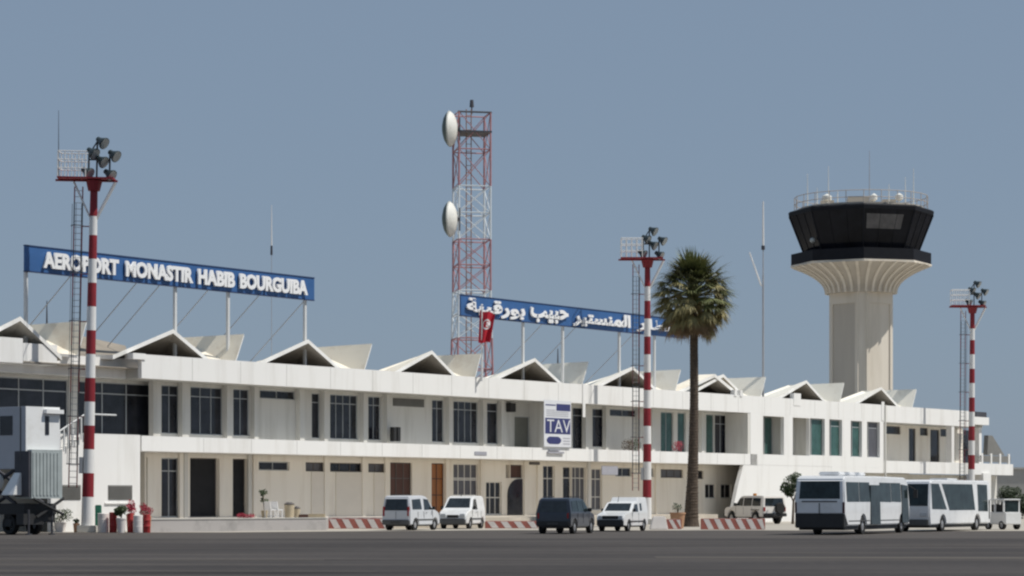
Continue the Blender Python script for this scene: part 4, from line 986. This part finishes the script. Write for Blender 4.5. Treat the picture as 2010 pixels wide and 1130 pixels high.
r, *_ = small_van('silver-white van seen from the rear, left of the white van facing forward', at(808, 134.8), heading(math.sin(a20), math.cos(a20)), CARS, GREYPL)
a14 = R(14)
r, yf, xf, xr, W, H = small_van('white panel van facing the camera beside the silver van', at(907, 141.5), heading(-math.sin(a14), -math.cos(a14)), CARW, GREYPL, side_glass=False, W=1.68)
m = MB(); m.tube((.2, 0, H - .02), (.1, 0, H + .18), .03, .02, 6); m.build('roof_aerial', PLASTIC, r)
# dark estate / off-road car
def dark_car():
    L, W, H = 4.1, 1.72, 1.70; r = thing('parked_car', 'dark blue boxy car seen from behind, between the white van and the white pickup van', 'car', at(1112, 121.5), heading(math.sin(R(19)), math.cos(R(19))))
    xf, xr = L / 2, -L / 2; belt = 1.0; wx = (xr + .7, xf - .75)
    up_ = [(xr, .35), (xr - .02, .95), (xr + .12, H - .08), (xr + .3, H), (-.3, H), (.35, H - .07), (.95, 1.08), (xf - .2, .92), (xf, .7), (xf, .35)]
    b_, yf = body(r, 'body', up_, wx, W, belt, .2, .32, CARD, wr=.38, plan=lambda x: 1 - .10 * max(0, (x - xf + .7) / .7) ** 2)
    blk(r, 'underbody', xr + .1, xf - .1, -W / 2 + .2, W / 2 - .2, .26, .5, PLASTIC)
    for x in wx:
        for s in (1, -1): wheel(r, x, s * (W / 2 - .11), .34, .22)
    cross_pane(r, (xr + .0, 1.03), (xr + .10, H - .16), W / 2 - .16, W / 2 - .26, 'rear_window'); cross_pane(r, (.92, 1.12), (.4, H - .12), W / 2 - .14, W / 2 - .24, 'windshield')
    side_pane(r, yf, [(xr + .3, 1.06), (xr + .38, 1.55), (xr + 1.15, 1.58), (xr + 1.15, 1.06)], mm=BUSGL, name='rear_side_window'); side_pane(r, yf, [(xr + 1.22, 1.06), (xr + 1.22, 1.58), (-.02, 1.58), (-.0, 1.06)], mm=BUSGL); side_pane(r, yf, [(.06, 1.06), (.05, 1.58), (.32, 1.56), (.74, 1.08)], mm=BUSGL, name='front_side_window')
    blk(r, 'rear_bumper', xr - .12, xr + .12, -W / 2 + .05, W / 2 - .05, .36, .60, PLASTIC, .04); blk(r, 'front_bumper', xf - .15, xf + .1, -W / 2 + .1, W / 2 - .1, .34, .58, PLASTIC, .05)
    for s in (1, -1):
        blk(r, 'tail_lamp', xr - .025, xr + .08, s * (W / 2 - .13) - .06, s * (W / 2 - .13) + .06, .72, 1.0, TAILRED, .015); blk(r, 'headlight', xf - .12, xf + .02, s * (W / 2 - .32) - .14, s * (W / 2 - .32) + .14, .66, .82, HEADL, .03)
        blk(r, 'mirror', .62, .74, s * (W / 2 + .09) - .09, s * (W / 2 + .09) + .09, 1.04, 1.22, PLASTIC, .02)
        m = MB(); m.tube((xr + .5, s * (W / 2 - .2), H + .05), (.1, s * (W / 2 - .2), H + .05), .02, n=6); m.build('roof_rail', PLASTIC, r)
    seams(r, yf, (xf - 1.15, xr + 2.0, xr + 1.15), .5, .98, PLASTIC)
    blk(r, 'number_plate', xr - .14, xr - .122, -.26, .26, .44, .54, PLATE, 0)
dark_car()
# white compact van with raised rear box
def box_van():
    L, W = 4.0, 1.56; r = thing('parked_van', 'white compact van with raised cargo box facing left beside the dark car', 'van', at(1221, 130.8), heading(-math.sin(R(20)), -math.cos(R(20))))
    xf, xr = L / 2, -L / 2; belt = .98; wx = (xr + .62, xf - .75); H = 1.74
    up_ = [(xr, .34), (xr, .95), (xr + .06, H - .04), (xr + .2, H), (-.45, H), (-.30, H - .22), (.28, 1.46), (.92, 1.0), (xf - .15, .86), (xf, .66), (xf, .32)]
    b_, yf = body(r, 'body', up_, wx, W, belt, .13, .28, CARW, wr=.34, plan=lambda x: 1 - .08 * max(0, (x - xf + .7) / .7) ** 2)
    blk(r, 'underbody', xr + .1, xf - .1, -W / 2 + .2, W / 2 - .2, .22, .48, PLASTIC)
    for x in wx:
        for s in (1, -1): wheel(r, x, s * (W / 2 - .1), .29, .18)
    cross_pane(r, (.86, 1.04), (.33, 1.42), W / 2 - .12, W / 2 - .17, 'windshield'); side_pane(r, yf, [(.62, 1.0), (.22, 1.38), (-.28, 1.40), (-.28, 1.0)]); side_pane(r, yf, [(-.62, 1.05), (-.62, 1.42), (-.95, 1.44), (-.95, 1.05)], name='cargo_window')
    blk(r, 'front_bumper', xf - .18, xf + .1, -W / 2 + .08, W / 2 - .08, .26, .60, PLASTIC, .05); blk(r, 'grille', xf - .06, xf + .012, -W / 2 + .36, W / 2 - .36, .62, .80, PLASTIC, .01); blk(r, 'rear_bumper', xr - .08, xr + .1, -W / 2 + .05, W / 2 - .05, .3, .5, PLASTIC, .03)
    for s in (1, -1):
        blk(r, 'headlight', xf - .1, xf + .02, s * (W / 2 - .24) - .11, s * (W / 2 - .24) + .11, .62, .80, HEADL, .02); blk(r, 'mirror', .55, .65, s * (W / 2 + .07) - .07, s * (W / 2 + .07) + .07, 1.0, 1.16, PLASTIC, .02)
        blk(r, 'tail_lamp', xr - .02, xr + .06, s * (W / 2 - .1) - .05, s * (W / 2 - .1) + .05, .7, .95, TAILRED, .01)
        m = MB(); m.box(xr + .85, xf - .9, s * (W / 2) - .01, s * (W / 2) + .02, .48, .54); m.build('side_moulding', PLASTIC, r)
    seams(r, yf, (.72, -.38), .4, .95)
    m = MB(); m.tube((.05, -.2, 1.5), (-.05, -.2, 1.78), .02, .015, 6); m.build('roof_aerial', PLASTIC, r)
box_van()
# off-road car seen rear-left
def offroader():
    L, W, H = 4.7, 1.86, 1.88; h = R(28); r = thing('parked_car', 'beige-white off-road car with spare wheel on its tailgate by the white wall', 'off-road car', at(1482, 171), heading(-math.sin(h), math.cos(h)))
    xf, xr = L / 2, -L / 2; belt = 1.15; wx = (xr + .95, xf - .85)
    up_ = [(xr, .5), (xr, 1.1), (xr + .1, H - .06), (xr + .25, H), (.2, H), (.55, H - .08), (1.05, 1.22), (xf - .15, 1.1), (xf, .95), (xf, .5)]
    b_, yf = body(r, 'body', up_, wx, W, belt, .16, .46, CARB, wr=.46)
    blk(r, 'underbody', xr + .1, xf - .1, -W / 2 + .22, W / 2 - .22, .38, .62, PLASTIC)
    for x in wx:
        for s in (1, -1): wheel(r, x, s * (W / 2 - .1), .39, .25)
    cross_pane(r, (xr + .0, 1.2), (xr + .09, H - .16), W / 2 - .18, W / 2 - .24, 'rear_window'); cross_pane(r, (1.0, 1.27), (.6, H - .12), W / 2 - .14, W / 2 - .22, 'windshield')
    side_pane(r, yf, [(xr + .3, 1.2), (xr + .36, 1.72), (xr + 1.3, 1.74), (xr + 1.3, 1.2)], name='rear_side_window'); side_pane(r, yf, [(xr + 1.4, 1.2), (xr + 1.4, 1.74), (.0, 1.74), (0, 1.2)]); side_pane(r, yf, [(.1, 1.2), (.1, 1.74), (.5, 1.72), (.88, 1.24)], name='front_side_window')
    blk(r, 'rear_bumper', xr - .16, xr + .1, -W / 2 + .05, W / 2 - .05, .5, .72, PLASTIC, .03); blk(r, 'front_bumper', xf - .1, xf + .15, -W / 2 + .05, W / 2 - .05, .5, .74, PLASTIC, .03)
    sp = bpy.data.objects.new('spare_wheel', None); COL.objects.link(sp); sp.parent = r; sp.location = (xr - .13, -.35, 1.05); m = MB(); m.lathe([(.1, -.1), (.34, -.1), (.37, -.05), (.37, .08), (.3, .1)], (0, 0, 0), 20, axis='x'); m.build('tyre', RUBBER, sp, smooth=True)
    for s in (1, -1):
        blk(r, 'tail_lamp', xr - .03, xr + .08, s * (W / 2 - .12) - .07, s * (W / 2 - .12) + .07, .85, 1.12, TAILRED, .01); blk(r, 'wheel_arch_trim', xr + .45, xr + 1.45, s * (W / 2) - .02, s * (W / 2) + .03, .92, .97, PLASTIC, .01); blk(r, 'mirror', .8, .92, s * (W / 2 + .1) - .1, s * (W / 2 + .1) + .1, 1.2, 1.4, PLASTIC, .02)
    seams(r, yf, (xf - 1.4, xf - 2.35, xr + 1.35), .62, 1.12)
    blk(r, 'beacon', -.1, .12, -.1, .1, H + .0, H + .16, mat('amber', (.5, .2, .03), .3), .03)
offroader()

# apron buses
def bus_one():
    L, W, H = 10.6, 2.38, 2.72; h = R(24.8); r = thing('apron_bus', 'white airport bus seen from behind with dark door strip in its side', 'bus', (0, 0, 0), heading(math.sin(h), math.cos(h)), 'white apron buses')
    xf, xr = L / 2, -L / 2
    c = at(1658, 115.5); fwd = Vector((math.sin(h), math.cos(h), 0)); rt = Vector((math.cos(h), -math.sin(h), 0)); r.location = c + fwd * L / 2 - rt * W / 2
    wx = (xr + 2.9, xf - 1.3); belt = 1.5; zb = .42
    up_ = [(xr, .95), (xr - .02, 1.55), (xr + .10, H - .2), (xr + .28, H - .02), (0, H), (xf - .5, H - .03), (xf - .12, H - .35), (xf, 1.3), (xf, .5), (xf - .1, .38), (xr + 1.2, .38), (xr + .9, .38)]
    up_ = up_[:-2]
    b_, yf = body(r, 'body', [(xr + .5, .42)] + up_, wx, W, belt, .06, .42, BUSW, wr=.5, bevel=.06)
    blk(r, 'underbody', xr + .25, xf - .2, -W / 2 + .12, W / 2 - .12, .22, .9, PLASTIC, .02)
    blk(r, 'rear_skirt', xr - .05, xr + .5, -W / 2 + .03, W / 2 - .03, .32, .98, PLASTIC, .04)
    for x in wx:
        for s in (1, -1): wheel(r, x, s * (W / 2 - .16), .40, .28)
    cross_pane(r, (xr + .0, 1.65), (xr + .085, H - .26), W / 2 - .22, W / 2 - .26, 'rear_window', BUSGL)
    m = MB(); m.box(xr - .035, xr - .02, -W / 2 + .35, W / 2 - .35, 1.50, 1.56); m.build('rear_trim_strip', GREYPL, r)
    for s in (1, -1): blk(r, 'tail_lamp', xr - .04, xr + .10, s * (W / 2 - .06) - .05, s * (W / 2 - .06) + .045, 1.0, 1.5, mat('bus_tail_lamp', (.06, .02, .025), .3), .02)
    s = (1, -1)
    xs_ = [xr + .45, xr + 2.3, xr + 3.95]
    for a, b in ((xr + .35, xr + 2.25), (xr + 2.32, xr + 3.95)): side_pane(r, yf, [(a, 1.52), (a, 2.42), (b, 2.42), (b, 1.52)], mm=BUSGL)
    for a, b in ((xr + 5.6, xr + 7.4), (xr + 7.47, xr + 9.1)): side_pane(r, yf, [(a, 1.52), (a, 2.42), (b, 2.42), (b, 1.50)], mm=BUSGL)
    side_pane(r, yf, [(xr + 4.0, .45), (xr + 4.0, 2.30), (xr + 5.5, 2.30), (xr + 5.5, .45)], name='passenger_door', mm=BUSGL, off=.06, th=.05)
    side_pane(r, yf, [(xr + 9.2, .5), (xr + 9.2, 2.35), (xr + 10.2, 2.3), (xr + 10.35, .5)], name='front_door', mm=BUSGL, off=.06, th=.05)
    side_pane(r, yf, [(xr + .6, .62), (xr + .6, .66), (xr + 3.9, .66), (xr + 3.9, .62)], name='side_moulding', mm=GREYPL); side_pane(r, yf, [(xr + 5.6, .62), (xr + 5.6, .66), (xr + 8.7, .66), (xr + 8.7, .62)], name='side_moulding', mm=GREYPL)
    cross_pane(r, (xf - .02, 1.3), (xf - .11, H - .4), W / 2 - .12, W / 2 - .18, 'windshield', BUSGL)
    for k in range(3): blk(r, 'roof_vent', xr + 1.4 + k * 1.6, xr + 2.3 + k * 1.6, -.5, .5, H - .0, H + .18, BUSW, .05)
    m = MB(); m.box(xr - .045, xr - .03, .0 - .02, .02, .98, 1.46); m.build('hatch_line', GREYPL, r)
    for s_ in (-1,): 
        m = MB(); m.tube((xf - .1, s_ * (W / 2), 2.3), (xf + .2, s_ * (W / 2 + .25), 2.1), .02, n=6); m.box(xf + .12, xf + .2, s_ * (W / 2 + .25) - .1, s_ * (W / 2 + .25) + .1, 1.7, 2.1); m.build('mirror', PLASTIC, r)
bus_one()
def bus_two():
    L, W, H = 9.6, 2.2, 2.62; h = R(28.9); r = thing('apron_bus', 'white airport bus with slanted front pillar facing left behind the first bus', 'bus', (0, 0, 0), heading(-math.sin(h), -math.cos(h)), 'white apron buses')
    xf, xr = L / 2, -L / 2; fwd = Vector((-math.sin(h), -math.cos(h), 0)); lf = Vector((math.cos(h), -math.sin(h), 0)); c = at(1825, 127.5); r.location = c - fwd * L / 2 - lf * W / 2
    wx = (xr + 2.2, xf - 2.0)
    up_ = [(xr + .1, .34), (xr, .8), (xr, H - .25), (xr + .2, H), (xf - .6, H), (xf - .25, H - .12), (xf, 1.25), (xf, .8), (xf - .12, .34)]
    b_, yf = body(r, 'body', up_, wx, W, 1.2, .05, .36, BUSW, wr=.47, bevel=.06)
    blk(r, 'underbody', xr + .2, xf - .2, -W / 2 + .12, W / 2 - .12, .2, .8, PLASTIC, .02)
    for x in wx:
        for s in (1, -1): wheel(r, x, s * (W / 2 - .15), .39, .26)
    cross_pane(r, (xf - .0, 1.3), (xf - .22, H - .22), W / 2 - .12, W / 2 - .16, 'windshield', BUSGL)
    side_pane(r, yf, [(xf - .35, 1.15), (xf - .35, 2.42), (xf - 1.5, 2.42), (xf - 2.55, 1.12)], name='cab_window', mm=BUSGL)
    side_pane(r, yf, [(xf - 2.95, 1.08), (xf - 1.95, 2.42), (xr + 2.9, 2.42), (xr + 2.6, 1.08)], mm=BUSGL)
    side_pane(r, yf, [(xr + 2.1, 1.02), (xr + 2.1, 2.42), (xr + .5, 2.40), (xr + .5, 1.0)], name='rear_side_window', mm=BUSGL)
    blk(r, 'front_bumper', xf - .1, xf + .08, -W / 2 + .08, W / 2 - .08, .3, .62, GREYPL, .04)
    for s in (1, -1): blk(r, 'headlight', xf - .05, xf + .03, s * (W / 2 - .35) - .18, s * (W / 2 - .35) + .18, .78, .95, HEADL, .02); blk(r, 'tail_lamp', xr - .02, xr + .05, s * (W / 2 - .15) - .06, s * (W / 2 - .15) + .06, .8, 1.3, TAILRED, .02)
    m = MB(); m.box(xr + .25, xr + .33, W / 2 - .01, W / 2 + .03, .6, 1.6); m.build('side_handle', PLASTIC, r)
    blk(r, 'roof_vent', -1.2, .4, -.5, .5, H, H + .1, BUSW, .04)
bus_two()
# small white tug at the right
def tug():
    r = thing('utility_cart', 'small white utility cart with open cab at the right behind the second bus', 'cart', at(1968, 137.5), heading(.45, -.9))
    blk(r, 'body', -.95, .95, -.55, .55, .28, .95, CARW, .05)
    for x in (-.6, .6):
        for s in (1, -1): wheel(r, x, s * .48, .24, .16)
    for x, y in ((-.9, -.5), (-.9, .5), (.0, -.5), (.0, .5), (.75, -.5), (.75, .5)): m = MB(); m.box(x - .04, x + .04, y - .04, y + .04, .95, 1.58); m.build('cab_post', CARW, r)
    blk(r, 'roof', -1.0, .85, -.58, .58, 1.58, 1.66, CARW, .03); blk(r, 'seat', -.5, -.05, -.4, .4, .95, 1.35, PLASTIC, .03)
    m = MB(); m.box(.78, .80, -.45, .45, .96, 1.56); m.build('windshield', BUSGL, r)
tug()

# lift truck on the left
def lift_truck():
    h = R(38); r = thing('lift_truck', 'high-lift service truck with raised box body at the left edge', 'truck', (0, 0, 0), heading(math.sin(h), math.cos(h)))
    Y0 = 116; z = lambda py: zat(py, Y0)
    c = at(50, Y0); fwd = Vector((math.sin(h), math.cos(h), 0)); rt = Vector((math.cos(h), -math.sin(h), 0)); r.location = c   # local: x fwd, y left ; corner edge at x=50
    # raised box: near-right corner at origin, extends left (y+) and away (x+)
    zb_, zt_ = z(905), z(797)
    m = MB(); m.box(0, 2.05, 0, 2.6, zb_ - .35, zt_); m.build('box_body', BOXGREY, r, bevel=.02)  # grey body colour carries the shade of the face towards the camera
    m = MB(); m.box(0.0, 2.05, -.025, -.003, zb_ + .45, zt_ + .0); m.build('lit_side_panel', CARW, r)  # white sheet puts the sunlit side of the box into the colour
    m = MB(); m.box(-.02, -.004, .88, 1.75, z(853), z(815)); m.build('rear_window', GLASS, r)
    m = MB(); m.box(1.15, 1.38, -.05, -.027, z(852), z(815)); m.build('side_slot', GLASS, r); m = MB(); m.box(1.05, 2.1, -.25, -.027, z(810), z(802)); m.build('side_hood', CARW, r)
    m = MB(); m.box(-.03, -.004, 2.0, 2.05, zb_, zt_); m.box(-.03, -.004, 0.3, .35, zb_, zt_); m.build('rear_seam', GREYPL, r)
    # corrugated lower cabinet
    m = MB(); m.box(.10, 1.95, -.30, .75, z(978), z(882))
    for k in range(8): m.box(.17 + k * .21, .27 + k * .21, -.335, -.302, z(972), z(888))
    m.build('lower_cabinet', ALU, r)
    m = MB(); m.box(-.02, .095, -.25, .72, z(975), z(885)); m.build('cabinet_door', DKMETAL, r)
    # scissor lift
    m = MB()
    for y in (.9, 2.2):
        m.tube((.2 if y < 1 else 1.9, .9, z(988)), (.2 if y < 1 else 1.9, 4.2, zb_ - .35), .09, n=6); m.tube((.2 if y < 1 else 1.9, 4.2, z(988)), (.2 if y < 1 else 1.9, .9, zb_ - .35), .09, n=6)
    m.build('scissor_arm', DKMETAL, r)
    m = MB(); m.box(.1, 2.0, .15, 8.0, z(1010), z(988)); m.build('chassis', PLASTIC, r, bevel=.02)
    m = MB()
    for x, y, a, b, l in ((-.2, -.1, .5, .4, 1.2), (.8, -.1, .4, .5, .9), (.2, 1.2, .6, .5, .8)): m.box(x, x + l, y, y + .5, z(1008) - a, z(1008) + .0)
    m.tube((.2, -.3, z(978)), (1.9, -.45, z(1010)), .07, n=6); m.tube((1.9, -.45, z(978)), (.5, -.2, z(1015)), .07, n=6); m.build('undercarriage', PLASTIC, r)
    for x, y in ((-.35, -1.4), (-.35, -6.2), (-1.75, -1.4), (-1.75, -6.2)):
        wheel(r, -y, x, .46, .3); wo = r.children[-1]
        wo.rotation_euler = (0, 0, R(90)); wo.location = (-x, -y, .46)
    for x in (-.5, .9):
        m = MB(); m.tube((x + .6, -.1, z(1000)), (x + .6, -.1, .06), .05, n=6); m.tube((x + .6, -.1, .0), (x + .6, -.1, .06), .16, n=10); m.build('stabiliser', DKMETAL, r)
    # white tank and cab piece at the left
    m = MB(); m.lathe([(.02, -.6), (.4, -.5), (.55, 0), (.4, .5), (.02, .6)], (-.3, 2.1, z(945)), 16, axis='y'); m.build('white_tank', CARW, r, smooth=True)
    m = MB(); m.hexa([(-.5, .25, z(972)), (.3, .25, z(972)), (.3, 1.15, z(972)), (-.5, 1.15, z(972))], [(-.1, .25, z(928)), (.3, .25, z(925)), (.3, .7, z(925)), (-.1, .7, z(928))]); m.build('engine_cover', CARW, r, bevel=.03)
lift_truck()

# ------------------------------------------------------------------ far buildings at right
fb = thing('far_building', 'low grey building far behind the hedge at the right edge', 'building', at(2005, 330), 0)
m = MB(); m.box(-3.4, 12, 0, 10, 0, zat(921, 330)); m.build('wall', mat('far_wall', (0.36, 0.35, 0.33), .9), fb)
m = MB(); m.box(-3.5, 12.1, -.2, 10, zat(921, 330) + .002, zat(917, 330)); m.build('roof', CONC, fb)
for k in range(3): m = MB(); m.box(-2.2 + k * 3, -.8 + k * 3, -.05, -.003, 1.2, 2.6); m.build('window', GLASS, fb)
